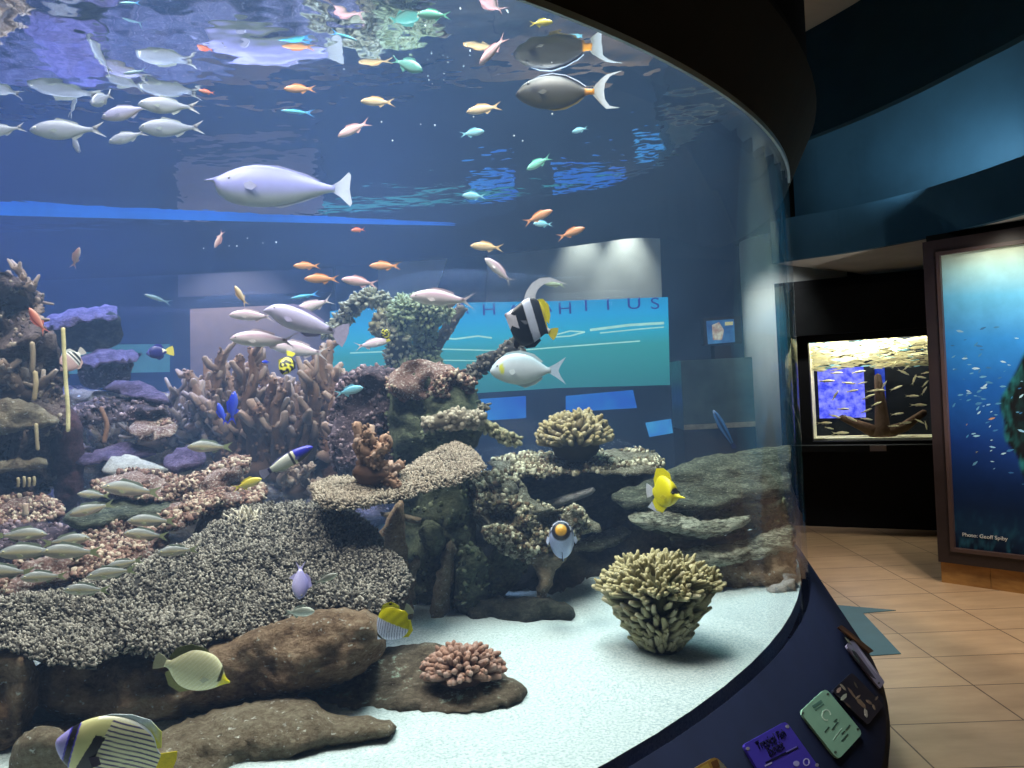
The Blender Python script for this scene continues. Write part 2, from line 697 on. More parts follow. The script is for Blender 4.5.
def mural_col(u, w_):
    h = w_ + .05 * (u - .3)
    for i in range(len(stops) - 1):
        if h <= stops[i + 1][0] or i == len(stops) - 2:
            f = min(1, max(0, (h - stops[i][0]) / (stops[i + 1][0] - stops[i][0])))
            cc = mix(S(stops[i][1]), S(stops[i + 1][1]), f)
            break
    # coral growth along the bottom and a reef wall on the right
    k = noise.fractal(Vector((u * 40, w_ * 22, 2)), 1, 2, 4)
    if w_ < .14:
        cc = mix(cc, S('#2d6d86'), max(0, min(1, k * 1.1)) * (1 - w_ / .14) * .9)
    r = u - (.205 + .035 * noise.noise(Vector((w_ * 11, 1, 1))) + 2.2 * (w_ - .44) ** 2)
    if r > 0 and .20 < w_ < .72:
        cc = mix(cc, mix(S('#0a0d12'), S('#2e8a8c'), max(0, min(1, .25 + k * 1.2)) * math.exp(-r * 30)), min(1, r * 80))
    return cc


G = []
for j in range(nzz + 1):
    for i in range(nx + 1):
        u, w_ = i / nx, j / nzz
        pr.V.append(tuple(mw(S0 + (S1 - S0) * u, Z0 + (Z1 - Z0) * w_, .008)))
        pr.C.append(mural_col(u, w_))
for j in range(nzz):
    for i in range(nx):
        q = j * (nx + 1) + i
        pr.F.append((q, q + 1, q + nx + 2, q + nx + 1))
rg = random.Random(3)
for k in range(110):
    u = min(.98, max(.015, rg.gauss(.14, .075) if k < 75 else rg.uniform(.25, .95)))
    w_ = min(.74, max(.22, rg.gauss(.52, .12)))
    s_ = S0 + (S1 - S0) * u
    z_ = Z0 + (Z1 - Z0) * w_
    L = rg.uniform(.008, .026)
    a = rg.choice([.2, .4, .9, .1, -.2]) + rg.uniform(-.2, .2)
    dx, dz = math.cos(a), math.sin(a)
    q = len(pr.V)
    colr = S(rg.choice(['#86b4d0', '#5f98bc', '#4681ac', '#a4c8d8', '#386c9c'])) if rg.random() > .03 else S(rg.choice(['#b08858', '#a39a58', '#b08a68']))
    for (aa, bb) in ((-1, 0), (-.3, .32), (.5, .2), (1, 0), (.5, -.2), (-.3, -.32)):
        pr.V.append(tuple(mw(s_ + L * (aa * dx - bb * dz), z_ + L * (aa * dz + bb * dx), .0085)))
        pr.C.append(colr)
    pr.F.append(tuple(range(q, q + 6)))
mbuild(pr, 'photo_print', SIGN)
tm = text_mesh('Photo: Geoff Spiby', .036, 'LEFT')
rotm = Matrix((mdir, Vector((0, 0, 1)), mnorm)).transposed().to_4x4()
tm.transform(Matrix.Translation(mw(S0 + .05, Z0 + .10, .012) - mural.location) @ rotm)
link('photo_credit', tm, m_plain('white_ink', S('#d8dcdc'), .5, .3, .05), mural)

# black wall with the small lit aquarium
BL, BR_ = at_h(786, 540, 0), at_h(948, 575, 0)
B0 = Vector((ray(780, 400).x * 7.7, 7.7, 0))
B1 = Vector((ray(960, 400).x * 7.0, 7.0, 0))
bdir = (B1 - B0).normalized()
bnorm = Vector((bdir.y, -bdir.x, 0))
if bnorm.y > 0:
    bnorm = -bnorm


def bw_px(px, py, d=0.0):
    """where the pixel's ray meets the black wall, moved d metres towards the room"""
    r_ = ray(px, py)
    t = (B0 + bnorm * d).dot(bnorm) / Vector((r_.x, r_.y, 0)).dot(bnorm)
    return at(px, py, t)


def bs(p):
    return (Vector((p.x, p.y, 0)) - B0).dot(bdir)


t0, t1 = bs(bw_px(808, 345)), bs(bw_px(934, 335))
zt, zb = bw_px(870, 339).z, bw_px(870, 441).z
Lb = (B1 - B0).length


def bw(s, z, d=0.0):
    return B0 + bdir * s + Vector((0, 0, z)) + bnorm * d


def bbox(mb, s0, s1, z0, z1, d0, d1, c=(1, 1, 1)):
    mb.hexa([bw(s0, z0, d0), bw(s1, z0, d0), bw(s1, z0, d1), bw(s0, z0, d1), bw(s0, z1, d0), bw(s1, z1, d0), bw(s1, z1, d1), bw(s0, z1, d1)], c)


ZT = 2.42
w = MB()
bbox(w, 0, t0, 0, ZT, -.12, 0)
bbox(w, t1, Lb + .8, 0, ZT, -.12, 0)
bbox(w, t0, t1, 0, zb, -.12, 0)
bbox(w, t0, t1, zt, ZT, -.12, 0)
struct(w.build('wall_black', m_black, smooth=False))
# drooping black valance above the small tank and a ledge below
w = MB()
bbox(w, .02, Lb + .5, zt + .07, 2.33, .01, .10)
bbox(w, .0, Lb + .5, zb - .09, zb - .03, .0, .12)
struct(w.build('trim_1', m_plain('valance', S('#191b1c'), .8, .2, .3, 3), smooth=False))

sa = empty('wall_aquarium', bw((t0 + t1) / 2, zb))
tag(sa, 'small brightly lit aquarium set into the black wall', 'aquarium')
inv = Matrix.Translation(-sa.location)


def sbuild(mb, name, mat, smooth=False):
    mb.V = [tuple(inv @ Vector(v)) for v in mb.V]
    return mb.build(name, mat, sa, smooth)


DP = .45
m_cream = m_plain('cream_gravel', S('#d9d6b8'), .8, .2, .2, 20)
m_inner = m_plain('tank_back_dark', S('#1c2330'), .7, .2, .3, 4)
q = MB()
bbox(q, t0 - .15, t1 + .15, zb - .05, zt + .15, -DP - .03, -DP)
sbuild(q, 'back_panel', m_inner)
q = MB()
bbox(q, t0 - .15, t1 + .15, zb - .04, zb + .02, -DP, -.125)
sbuild(q, 'gravel_bed', m_cream)
q = MB()
bbox(q, t0 - .03, t0, zb, zt, -DP, -.125)
sbuild(q, 'side_panel', m_cream)
q = MB()
bbox(q, t1, t1 + .03, zb, zt, -DP, -.125)
sbuild(q, 'side_panel', m_inner)
q = MB()
bbox(q, t0 + .035, t0 + .47, zb + .2, zt - .26, -DP + .001, -DP + .02)
sbuild(q, 'blue_screen', m_emit('blue_screen', S('#8f94ff'), 1.25, .5, 16, S('#3c48e0')))
q = MB()
bbox(q, t0 + .57, t0 + .66, zb + .2, zt - .26, -DP + .001, -DP + .02)
sbuild(q, 'blue_screen', m_emit('blue_screen_edge', S('#4c68e0'), .8, .5, 9, S('#233cb0')))
q = MB()
bbox(q, t0 - .02, t1 + .02, zt + .012, zt + .03, -DP, -.13)
sbuild(q, 'lid_light', m_emit('tank_lid_light', (1, .96, .75), 16, .1, 3))
q = MB()
bbox(q, t0 - .15, t1 + .15, zt + .06, zt + .09, -DP - .03, -.121)
sbuild(q, 'added_light_baffle', m_black)  # unseen cover added to stop the lid light leaking onto the soffit
q = MB()
rg = random.Random(11)
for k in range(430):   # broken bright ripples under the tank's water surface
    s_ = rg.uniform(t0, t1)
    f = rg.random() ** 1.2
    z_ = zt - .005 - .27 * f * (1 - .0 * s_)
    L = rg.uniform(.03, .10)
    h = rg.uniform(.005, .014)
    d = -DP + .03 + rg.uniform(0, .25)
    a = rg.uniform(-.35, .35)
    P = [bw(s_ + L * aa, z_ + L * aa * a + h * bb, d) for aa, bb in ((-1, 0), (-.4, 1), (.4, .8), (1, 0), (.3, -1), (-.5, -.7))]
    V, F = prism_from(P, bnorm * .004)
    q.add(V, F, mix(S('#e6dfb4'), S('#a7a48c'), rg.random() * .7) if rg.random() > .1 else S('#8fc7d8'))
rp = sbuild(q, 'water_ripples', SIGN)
rp['kind'] = 'stuff'
q = MB()
pc = t0 + (t1 - t0) * .56
st = lambda s_, z_, d=-.26: bw(s_, z_, d)
q.tube([st(pc, zb), st(pc + .005, zb + .14), st(pc, zb + .35), st(pc - .01, zb + .62)], [.12, .07, .055, .03], 9, S('#5b4636'), S('#3a2e28'), .3)
q.tube([st(pc - .02, zb + .05), st(pc - .18, zb + .13), st(pc - .36, zb + .22)], [.07, .05, .03], 8, S('#5b4636'), S('#4a382c'), .3)
q.tube([st(pc + .02, zb + .05), st(pc + .2, zb + .12), st(pc + .38, zb + .25)], [.07, .05, .03], 8, S('#5b4636'), S('#4a382c'), .3)
sbuild(q, 'tree_stump', CORAL, True)
q = MB()
bbox(q, pc - .10, pc + .04, zb - .085, zb - .03, .121, .128)
o = q.build('name_plate', m_plain('plate_grey', S('#8d8480'), .4, .4), None, False)
tag(o, 'small grey plate on the ledge under the lit wall aquarium', 'plate')
q = MB()
bbox(q, t0, t1, zb, zt, -.06, -.05)
sbuild(q, 'front_glass', m_glass)

# ------------------------------------------------------------------ soffits
def curtain(path, h0, h1, name, mat, thick=.06, kind=True):
    """a vertical band following a plan path (list of xy), from h0 up to h1"""
    P = catmull([(x, y, 0) for x, y in path], 8)
    V, F = [], []
    n = len(P)
    for i, p in enumerate(P):
        t = (P[min(n - 1, i + 1)] - P[max(0, i - 1)]).normalized()
        nn_ = Vector((t.y, -t.x, 0)) * thick
        for q_, z in ((p, h0), (p, h1), (p + nn_, h1), (p + nn_, h0)):
            V.append((q_.x, q_.y, z))
    for i in range(n - 1):
        for k in range(4):
            k2 = (k + 1) % 4
            F.append((i * 4 + k, i * 4 + k2, (i + 1) * 4 + k2, (i + 1) * 4 + k))
    F += [(0, 1, 2, 3), ((n - 1) * 4 + 3, (n - 1) * 4 + 2, (n - 1) * 4 + 1, (n - 1) * 4)]
    o_ = link(name, mesh(name, V, F, mat), None)
    for p in o_.data.polygons:
        p.use_smooth = False
    return struct(o_)


def plan(pxs, z):
    return [tuple(at_h(x, y, z).xy) for x, y in pxs]


E4 = plan([(776, 264), (800, 260), (850, 253), (912, 242), (970, 229), (1024, 215), (1110, 192)], ZS)
E1 = plan([(782, 150), (818, 137), (870, 116), (920, 93), (975, 65), (1024, 40), (1100, -4)], 3.10)
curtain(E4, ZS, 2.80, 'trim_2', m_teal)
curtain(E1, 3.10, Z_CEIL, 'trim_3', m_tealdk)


def offs(path, d):
    P = [Vector((x, y, 0)) for x, y in path]
    o_ = []
    for i, p in enumerate(P):
        t = (P[min(len(P) - 1, i + 1)] - P[max(0, i - 1)]).normalized()
        o_.append((p + Vector((-t.y, t.x, 0)) * d).xy.to_tuple())
    return o_


side = 1 if (Vector(offs(E4, .5)[3]) - Vector(E4[3])).dot(Vector((1, .6))) > 0 else -1
curtain(offs(E4, side * .42), 2.70, Z_CEIL, 'trim_4', m_teal)
# cove floor between band and upper wall, and the soffit under it
def deck(pathA, pathB, z0, z1, name, mat):
    A = catmull([(x, y, 0) for x, y in pathA], 8)
    B = catmull([(x, y, 0) for x, y in pathB], 8)
    n_ = len(A)
    V = [(p.x, p.y, z0) for p in A] + [(p.x, p.y, z0) for p in B] + [(p.x, p.y, z1) for p in A] + [(p.x, p.y, z1) for p in B]
    F = []
    for i in range(n_ - 1):
        F += [(i, i + 1, n_ + i + 1, n_ + i), (2 * n_ + i, 3 * n_ + i, 3 * n_ + i + 1, 2 * n_ + i + 1),
              (i, 2 * n_ + i, 2 * n_ + i + 1, i + 1), (n_ + i, n_ + i + 1, 3 * n_ + i + 1, 3 * n_ + i)]
    return struct(link(name, mesh(name, V, F, mat, smooth=False), None))


deck(E4, offs(E4, side * 3.2), ZS + .001, ZS + .05, 'soffit_1', m_grey)

# downlight in the soffit over the mural
dl = empty('downlight', at_h(975, 231, ZS))
tag(dl, 'small round downlight in the blue soffit above the framed picture', 'downlight')
q = MB()
q.tube([(0, 0, .0), (0, 0, -.012)], [.05, .055], 20, S('#8a8d90'))
q.build('trim_ring', m_plain('ring_metal', S('#6d7377'), .3, .5, .05, 5, .8), dl)
q = MB()
q.tube([(0, 0, -.013), (0, 0, -.016)], [.032, .032], 16)
q.build('lamp', m_emit('lamp_glow', (1, .9, .75), 4, .05), dl)

# floor sticker
pts = [(800, 596), (823, 604), (850, 606.5), (896, 610.5), (863, 613.5), (901, 654), (872, 656), (850, 650), (815, 628)]
P = [at_h(x, y, .001) for x, y in pts]
V, F = prism_from(P, (0, 0, .003))
o = link('floor_sticker', mesh('floor_sticker', V, F, m_plain('sticker_teal', S('#3f6673'), .5, .3, .08, 6), smooth=False), None)
tag(o, 'teal pointed sticker on the tiled floor beside the aquarium plinth', 'floor sticker')

# ------------------------------------------------------------------ signs on the ledge
def on_ledge(px, py, lift=0.0):
    d = ray(px, py)
    lo, hi = .6, 3.2
    ra, za, rb, zb_ = RG + .03, Z_SAND, RL, ZL
    def g(t):
        p = Vector((d.x * t, t, CAMZ + d.z * t))
        r_ = math.hypot(p.x - CX, p.y - CY)
        zz = za + (zb_ - za) * (r_ - ra) / (rb - ra)
        return p.z - zz - lift
    ts = [lo + (hi - lo) * i / 400 for i in range(401)]
    best = None
    for i in range(400):
        if g(ts[i]) > 0 >= g(ts[i + 1]):
            best = ts[i] + (ts[1] - ts[0]) * g(ts[i]) / (g(ts[i]) - g(ts[i + 1]))
            break
    if best is None:
        best = min(ts, key=lambda t: abs(g(t)))
    return Vector((d.x * best, best, CAMZ + d.z * best))


def ledge_norm(p):
    rad = Vector((p.x - CX, p.y - CY, 0)).normalized()
    dr, dz = RL - RG - .03, ZL - Z_SAND
    return (rad * (-dz) + Vector((0, 0, 1)) * dr).normalized()


def flat_frame(pxs):
    P = [on_ledge(*p) for p in pxs]
    c_ = sum(P, Vector()) / len(P)
    n_ = ledge_norm(c_)
    return c_, n_


def on_plane(px, py, c_, n_, lift):
    d = ray(px, py)
    o_ = Vector((0, 0, CAMZ))
    return o_ + d * ((c_ + n_ * lift - o_).dot(n_) / d.dot(n_))


def rounded(pxs, r=.13):
    o_ = []
    n_ = len(pxs)
    for i in range(n_):
        a, b_, c_ = (Vector(pxs[i - 1]), Vector(pxs[i]), Vector(pxs[(i + 1) % n_]))
        p0, p1 = b_ + (a - b_) * r, b_ + (c_ - b_) * r
        for k in range(4):
            t = k / 3
            o_.append(p0 * (1 - t) ** 2 + b_ * 2 * t * (1 - t) + p1 * t * t)
    return [tuple(p) for p in o_]


def sign(name, pxs, colr, label, cat, marks=(), r=.10):
    c_, n_ = flat_frame(pxs)
    root = empty(name, c_)
    tag(root, label, cat)
    P = [on_plane(x, y, c_, n_, .005) - c_ for x, y in rounded(pxs, r)]
    V, F = prism_from(P, -n_ * .0055)
    q_ = MB()
    q_.add(V, F, colr)
    q_.build('board', SIGN, root, False)
    if marks:
        q_ = MB()
        for mp_, mc in marks:
            P = [on_plane(x, y, c_, n_, .0056) - c_ for x, y in mp_]
            V, F = prism_from(P, -n_ * .001)
            q_.add(V, F, mc)
        q_.build('print', SIGN, root, False)
    return root, c_, n_


def seg_mark(a, b, w_):
    a, b = Vector(a), Vector(b)
    t = (b - a).normalized()
    n_ = Vector((-t.y, t.x)) * w_ / 2
    return [tuple(a + n_), tuple(b + n_), tuple(b - n_), tuple(a - n_)]


def circ(cx, cy, rx, ry=None, n_=14, a0=0, a1=6.283):
    ry = ry or rx
    return [(cx + rx * math.cos(a0 + (a1 - a0) * i / n_), cy + ry * math.sin(a0 + (a1 - a0) * i / n_)) for i in range(n_)]


DKG, INK = S('#3e5a52'), S('#14143c')
gm = [(seg_mark((813, 707), (822, 701), 3.2), S('#5a8378')), (seg_mark((815, 710), (824, 704), 1.2), S('#5a8378'))]
for i in range(14):
    a = 1.2 + i * .36
    gm.append((seg_mark((826.5 + 4.2 * math.cos(a), 715 + 5.2 * math.sin(a)), (826.5 + 4.2 * math.cos(a + .37), 715 + 5.2 * math.sin(a + .37)), 1.1), S('#d4ead8')))
for a, b in (((825, 732), (829, 727)), ((832, 730), (838, 722)), ((834, 722), (837, 719)), ((842, 741), (848, 734)), ((842, 734), (845, 731)), ((846, 730), (850, 725))):
    gm.append((seg_mark(a, b, 1.4), DKG))
gm.append((seg_mark((833, 740), (842, 728), .6), S('#c2dccb')))
for cc in ((803, 713), (828, 694), (858, 729), (835.5, 752)):
    gm.append((circ(cc[0], cc[1], 1.3), S('#4a5650')))
sign('ledge_sign', [(800, 712), (826, 688), (863, 733), (838, 760)], S('#8fb9a2'), 'pale green information sign with a white ring on the navy ledge', 'sign', gm, .12)

pm = [(seg_mark((766, 763), (798, 747), 2.2), INK), (seg_mark((786, 752), (797, 746.5), 1.2), S('#7c74c8')), (seg_mark((765, 766), (772, 762.5), 1.6), S('#a8a2dc')),
      (circ(796.5, 763.5, 3.0, 2.8), S('#a8a2dc'))]
for i in range(12):
    a = i * .5236
    pm.append((seg_mark((806.5 + 2.9 * math.cos(a), 762 + 3.4 * math.sin(a)), (806.5 + 2.9 * math.cos(a + .54), 762 + 3.4 * math.sin(a + .54)), 1.1), S('#b9b4e6')))
for cc in ((748, 748.5), (787.5, 726.5), (817, 765)):
    pm.append((circ(cc[0], cc[1], 1.8), S('#8f8a9c')))
root, c_, n_ = sign('ledge_sign', [(743, 745), (786, 721), (834, 788), (784, 812)], S('#463ab0'), 'purple Tropical Fish Exhibit sign on the navy ledge', 'sign', pm, .07)
for txt, p0, p1, size in (('Tropical Fish', (757, 746.5), (785, 732.5), 1), ('Exhibit', (768, 752.5), (783, 744.5), 1)):
    tm = text_mesh(txt, .05, 'CENTER')
    a = on_plane(*p0, c_, n_, .0060)
    b = on_plane(*p1, c_, n_, .0060)
    xs = [v_.co.x for v_ in tm.vertices]
    k = (b - a).length / (max(xs) - min(xs))
    ex = (b - a).normalized()
    ey = n_.cross(ex)
    R_ = Matrix((ex, ey, n_)).transposed().to_4x4()
    tm.transform(Matrix.Translation((a + b) / 2 - c_) @ R_ @ Matrix.Diagonal((k, k * .95, 1, 1)))
    link('title_lettering', tm, m_plain('ink_navy', INK, .6, .2), root)

bm_ = []
rg = random.Random(5)
for (x, y, w_, h_, a_, c0) in ((839, 690, 3.5, 7, .6, '#a78d84'), (843, 687, 2.4, 9, -.7, '#8f867a'), (844, 697, 4, 9, .75, '#a9aa9c'), (852, 693, 2.2, 14, -.6, '#6f5a50'),
                                (861, 703, 4.2, 15, -.75, '#7c6556'), (858, 697, 2, 7, .9, '#94806f'), (866, 713, 3.2, 10, -.2, '#b0a49c'), (869, 702, 3, 8, -.9, '#7a6458'),
                                (874, 707, 2, 7, -.4, '#85705f'), (848, 705, 2, 8, -.8, '#5a4a44'), (856, 685, 1.6, 8, -.5, '#4f463f'), (877, 698, 2, 5, .5, '#66584f')):
    t = Vector((math.sin(a_), -math.cos(a_)))
    s_ = Vector((t.y, -t.x))
    P = [Vector((x, y)) + t * h_ * aa * .5 + s_ * w_ * bb * .5 for aa, bb in ((-1, 0), (-.5, .9), (.3, 1), (1, .2), (.4, -1), (-.6, -.8))]
    bm_.append(([tuple(p) for p in P], S(c0)))
sign('ledge_sign', [(832, 691), (852, 672), (884, 705), (868, 725)], S('#15172a'), 'dark photo panel of brown and cream fish shapes beside the pale green sign', 'sign', bm_, .1)
lm = [([(852, 650), (856, 652), (868, 668), (876, 679), (870, 676), (858, 662)], S('#1c1c38')), ([(853, 648), (858, 656), (860, 664), (854, 656)], S('#6f8a86')),
      ([(858, 648), (870, 662), (878, 676), (868, 664)], S('#bdb6d4')), (circ(879, 683, 1.1), S('#3a3a48'))]
sign('ledge_sign', [(846, 646), (853, 639), (885, 682), (880, 689)], S('#8f89a8'), 'lilac and black photo panel near the far end of the ledge', 'sign', lm, .12)
sign('ledge_sign', [(838, 627), (842, 625), (874, 651), (870, 653)], S('#4a2a1a'), 'narrow reddish brown panel at the rim of the ledge above the lilac one', 'sign',
     [([(842, 629), (850, 634), (860, 643), (852, 638)], S('#7a4a24')), ([(845, 637), (849, 640), (852, 645), (848, 642)], S('#6d7266'))], .1)
sign('ledge_sign', [(688, 772), (716, 756), (742, 785), (712, 802)], S('#8a6a36'), 'tan photo panel with a brown coral picture at the near end of the ledge', 'sign',
     [([(700, 768), (708, 763), (711, 770), (704, 776)], S('#a3873f')), ([(711, 762), (717, 759), (720, 766), (714, 770)], S('#5a3a24')), ([(719, 761), (724, 764), (726, 770), (721, 770)], S('#6d6a5c'))], .16)

# ------------------------------------------------------------------ behind the tank
YW = 8.97


def wq(pxs, y=YW, t=.05):
    P = [at(x, yy, y) for x, yy in pxs]
    return prism_from(P, (0, t, 0))


def wthing(name, pxs, mat, label, cat, y=YW - .04, t=.05, parent=None, colr=(1, 1, 1)):
    V, F = wq(pxs, y, t)
    o_ = link(name, mesh(name, V, F, mat, [colr] * len(V), False), None, parent)
    if label:
        tag(o_, label, cat)
    return o_


m_banner, nt, out = new_mat('teal_backlit')
e = nt.nodes.new('ShaderNodeEmission')
tc = nt.nodes.new('ShaderNodeTexCoord')
spx = nt.nodes.new('ShaderNodeSeparateXYZ')
nt.links.new(tc.outputs['Generated'], spx.inputs[0])
nt.links.new(ramp(nt, spx.outputs[2], [(0, S('#2c7a80')), (.45, S('#35999c')), (.62, S('#27aacb')), (.8, S('#1aa3de')), (1, S('#1f8fc8'))]), e.inputs[0])
e.inputs[1].default_value = .95
nt.links.new(e.outputs[0], out.inputs[0])
ban = empty('backlit_banner', at(515, 345, YW))
tag(ban, 'wide backlit teal banner with block letters on the wall behind the aquarium', 'banner')


def bb(name, pxs, mat, y, t=.02):
    V, F = wq(pxs, y, t)
    V = [v_ - ban.location for v_ in V]
    return link(name, mesh(name, V, F, mat, None, False), None, ban)


bb('panel', [(330, 311), (440, 303), (560, 301), (668, 297), (670, 385), (560, 388), (430, 396), (330, 402)], m_banner, YW - .06, .05)
m_let = m_emit('letter_indigo', S('#3a45b4'), .7, .3)
m_line = m_emit('wave_white', S('#b8f0e4'), .95, .2)
m_green = m_emit('letter_green', S('#4cc7a0'), .8, .3)
for i, (ch, x, y) in enumerate((('A', 462, 309), ('H', 489, 310), ('A', 514, 311), ('A', 545, 307), ('H', 565, 309), ('I', 586, 306), ('I', 608, 305), ('U', 634, 304), ('S', 655, 304))):
    tm = text_mesh(ch, .19)
    p = at(x, y, YW - .066) - ban.location
    tm.transform(Matrix.Translation(p) @ Matrix.Rotation(math.pi / 2, 4, 'X') @ Matrix.Diagonal((1.3, 1, 1, 1)))
    link('letter', tm, m_let, ban)
for pts_, w_ in (([(430, 337), (455, 339), (478, 336), (492, 338)], 1.6), ([(555, 335), (570, 331), (585, 332), (570, 336), (555, 337)], 1.4), ([(590, 330), (630, 325), (664, 323)], 2.6), ([(600, 333), (640, 329), (664, 327)], 1.2),
                 ([(440, 349), (510, 351), (560, 347), (640, 341)], 1.2), ([(430, 360), (500, 361)], 1.0), ([(350, 353), (400, 351), (425, 350)], 1.2)):
    for a, b in zip(pts_[:-1], pts_[1:]):
        bb('wave_line', seg_mark(a, b, w_), m_line, YW - .066, .004)

m_sc = m_emit('screen_blue', S('#2f8fe8'), .7, .3, 2, S('#1c64d8'))
wthing('wall_screen', [(480, 399), (526, 396), (526, 418), (480, 421)], m_sc, 'small blue lit screen seen under the banner, left of its pair', 'screen')
wthing('wall_screen', [(566, 396), (633, 390), (637, 408), (566, 412)], m_sc, 'wide blue lit screen seen under the banner, above the cauliflower coral', 'screen')
wthing('wall_screen', [(646, 423), (671, 419), (673, 433), (650, 437)], m_emit('screen_cyan', S('#4fb4e4'), .8, .3, 2, S('#1e50d0')), 'little cyan lit screen low behind the aquarium near the right plates', 'screen')
ds = empty('display_screen', at(721, 332, 8.3))
tag(ds, 'small square display screen with a person pictured, seen through the right of the tank', 'screen')
V, F = wq([(707, 321), (734, 319), (735, 342), (709, 344)], 8.3, .04)
link('panel', mesh('panel', [v_ - ds.location for v_ in V], F, m_emit('screen_dim', S('#4d86b8'), .8, .4, 6, S('#2a4a80')), None, False), None, ds)
V, F = wq([(712, 325), (719, 322), (724, 330), (722, 340), (713, 340)], 8.294, .004)
link('picture', mesh('picture', [v_ - ds.location for v_ in V], F, m_emit('screen_pic', S('#d8dcc8'), .8, .4, 14, S('#9a6a62')), None, False), None, ds)
V, F = wq([(725, 322), (733, 321.5), (733, 325), (725, 325.5)], 8.294, .004)
link('caption_bar', mesh('caption_bar', [v_ - ds.location for v_ in V], F, m_emit('screen_cap', S('#d8d49a'), .8, .2), None, False), None, ds)
bx = MB()
bx.box(tuple(at(704, 345, 8.34)), tuple(at(738, 317, 8.45)))
bx.V = [tuple(Vector(v_) - ds.location) for v_ in bx.V]
bx.build('cabinet', m_black, ds, False)
# posts holding it up
q = MB()
p_ = at(721, 346, 8.4)
q.box((p_.x - .09, 8.33, 0), (p_.x + .09, 8.48, p_.z))
q.V = [tuple(Vector(v_) - ds.location) for v_ in q.V]
q.build('post', m_black, ds, False)

m_mauve = m_plain('panel_mauve', S('#8c7f8c'), .8, .2, .12, 4)
m_brown = m_plain('panel_brown', S('#7a5f58'), .8, .2, .12, 4)
m_white = m_plain('panel_white', S('#b9bdb8'), .8, .2, .1, 4)
m_dark = m_plain('panel_dark', S('#252d40'), .8, .2, .1, 4)
dr = empty('wall_doorway', at(255, 330, YW))
tag(dr, 'brown framed doorway with glazed transom on the wall behind the left of the tank', 'doorway')


def dd(name, pxs, mat, y, t=.03):
    V, F = wq(pxs, y, t)
    link(name, mesh(name, [v_ - dr.location for v_ in V], F, mat, None, False), None, dr)


dd('frame', [(172, 254), (335, 246), (337, 470), (174, 470)], m_dark, YW - .04)
dd('transom', [(178, 259), (230, 256), (230, 268), (178, 271)], m_brown, YW - .055, .02)
dd('transom', [(236, 256), (276, 254), (276, 266), (236, 268)], m_brown, YW - .055, .02)
dd('transom', [(282, 254), (330, 251), (330, 263), (282, 265)], m_brown, YW - .055, .02)
dd('header', [(178, 275), (332, 268), (332, 292), (178, 297)], m_plain('header_slate', S('#4d4f66'), .8, .2), YW - .055, .02)
dd('door_leaf', [(190, 309), (330, 303), (332, 465), (191, 465)], m_mauve, YW - .055, .02)
wthing('wall_panel', [(378, 262), (448, 250), (446, 262), (436, 290), (436, 330), (378, 330)], m_white, 'pale slanted wall panel above the teal banner', 'panel')
wthing('lit_panel', [(488, 228), (660, 236), (662, 299), (486, 303)], m_plain('panel_grey', S('#8f9aa0'), .8, .2, .1, 3), 'grey wall panel with two pools of light above the banner', 'panel')
wthing('teal_panel', [(60, 345), (168, 344), (168, 372), (60, 374)], m_emit('teal_dim', S('#5a9aa8'), .6, .3), 'dim teal lit panel low behind the purple plates', 'panel')
# pale curved column with lights on it, and a small free-standing tank in front
q = MB()
pc_ = at(792, 350, 8.6)
for a in range(0, 24):
    pass
q.tube([(pc_.x + .05, 8.6, 0), (pc_.x + .05, 8.6, at(770, 238, 8.6).z)], [.56, .56], 32)
o = q.build('column', m_plain('column_white', S('#c9cbc4'), .7, .3, .08, 3), None, True)
struct(o)
q = MB()
q.tube([(pc_.x + .05, 8.6, at(770, 238, 8.6).z), (pc_.x + .05, 8.6, Z_CEIL)], [.62, .62], 32)
struct(q.build('column_1', m_black, None, True))
ft_ = empty('standing_aquarium', at(720, 430, 7.5))
tag(ft_, 'small dim square aquarium standing behind the right side of the big tank', 'aquarium')
a, b = at(684, 430, 7.5), at(752, 357, 7.5)
q = MB()
q.box((a.x, 7.5, 0), (b.x, 8.0, a.z))
q.V = [tuple(Vector(v_) - ft_.location) for v_ in q.V]
q.build('stand', m_black, ft_, False)
q = MB()
q.box((a.x, 7.5, a.z), (b.x, 8.0, b.z))
q.V = [tuple(Vector(v_) - ft_.location) for v_ in q.V]
q.build('water_block', m_plain('tank_green', S('#6d8a86'), .3, .5, .25, 5), ft_, False)
q = MB()
q.box((a.x, 7.49, a.z), (b.x, 7.495, a.z + .05))
q.V = [tuple(Vector(v_) - ft_.location) for v_ in q.V]
q.build('gravel', m_cream, ft_, False)


# ================================================================== REEF
def polydist(px, py, P):
    """distance from points to a closed outline (numpy)"""
    best = np.full(px.shape, 1e9)
    n_ = len(P)
    for i in range(n_):
        ax, ay = P[i]
        bx_, by_ = P[(i + 1) % n_]
        dx, dy = bx_ - ax, by_ - ay
        L2 = dx * dx + dy * dy + 1e-9
        t = np.clip(((px - ax) * dx + (py - ay) * dy) / L2, 0, 1)
        best = np.minimum(best, np.hypot(px - ax - t * dx, py - ay - t * dy))
    return best


def polyin(px, py, P):
    r = np.zeros(px.shape, dtype=bool)
    n_ = len(P)
    for i in range(n_):
        ax, ay = P[i]
        bx_, by_ = P[(i + 1) % n_]
        c_ = ((ay > py) != (by_ > py)) & (px < (bx_ - ax) * (py - ay) / (by_ - ay + 1e-12) + ax)
        r ^= c_
    return r


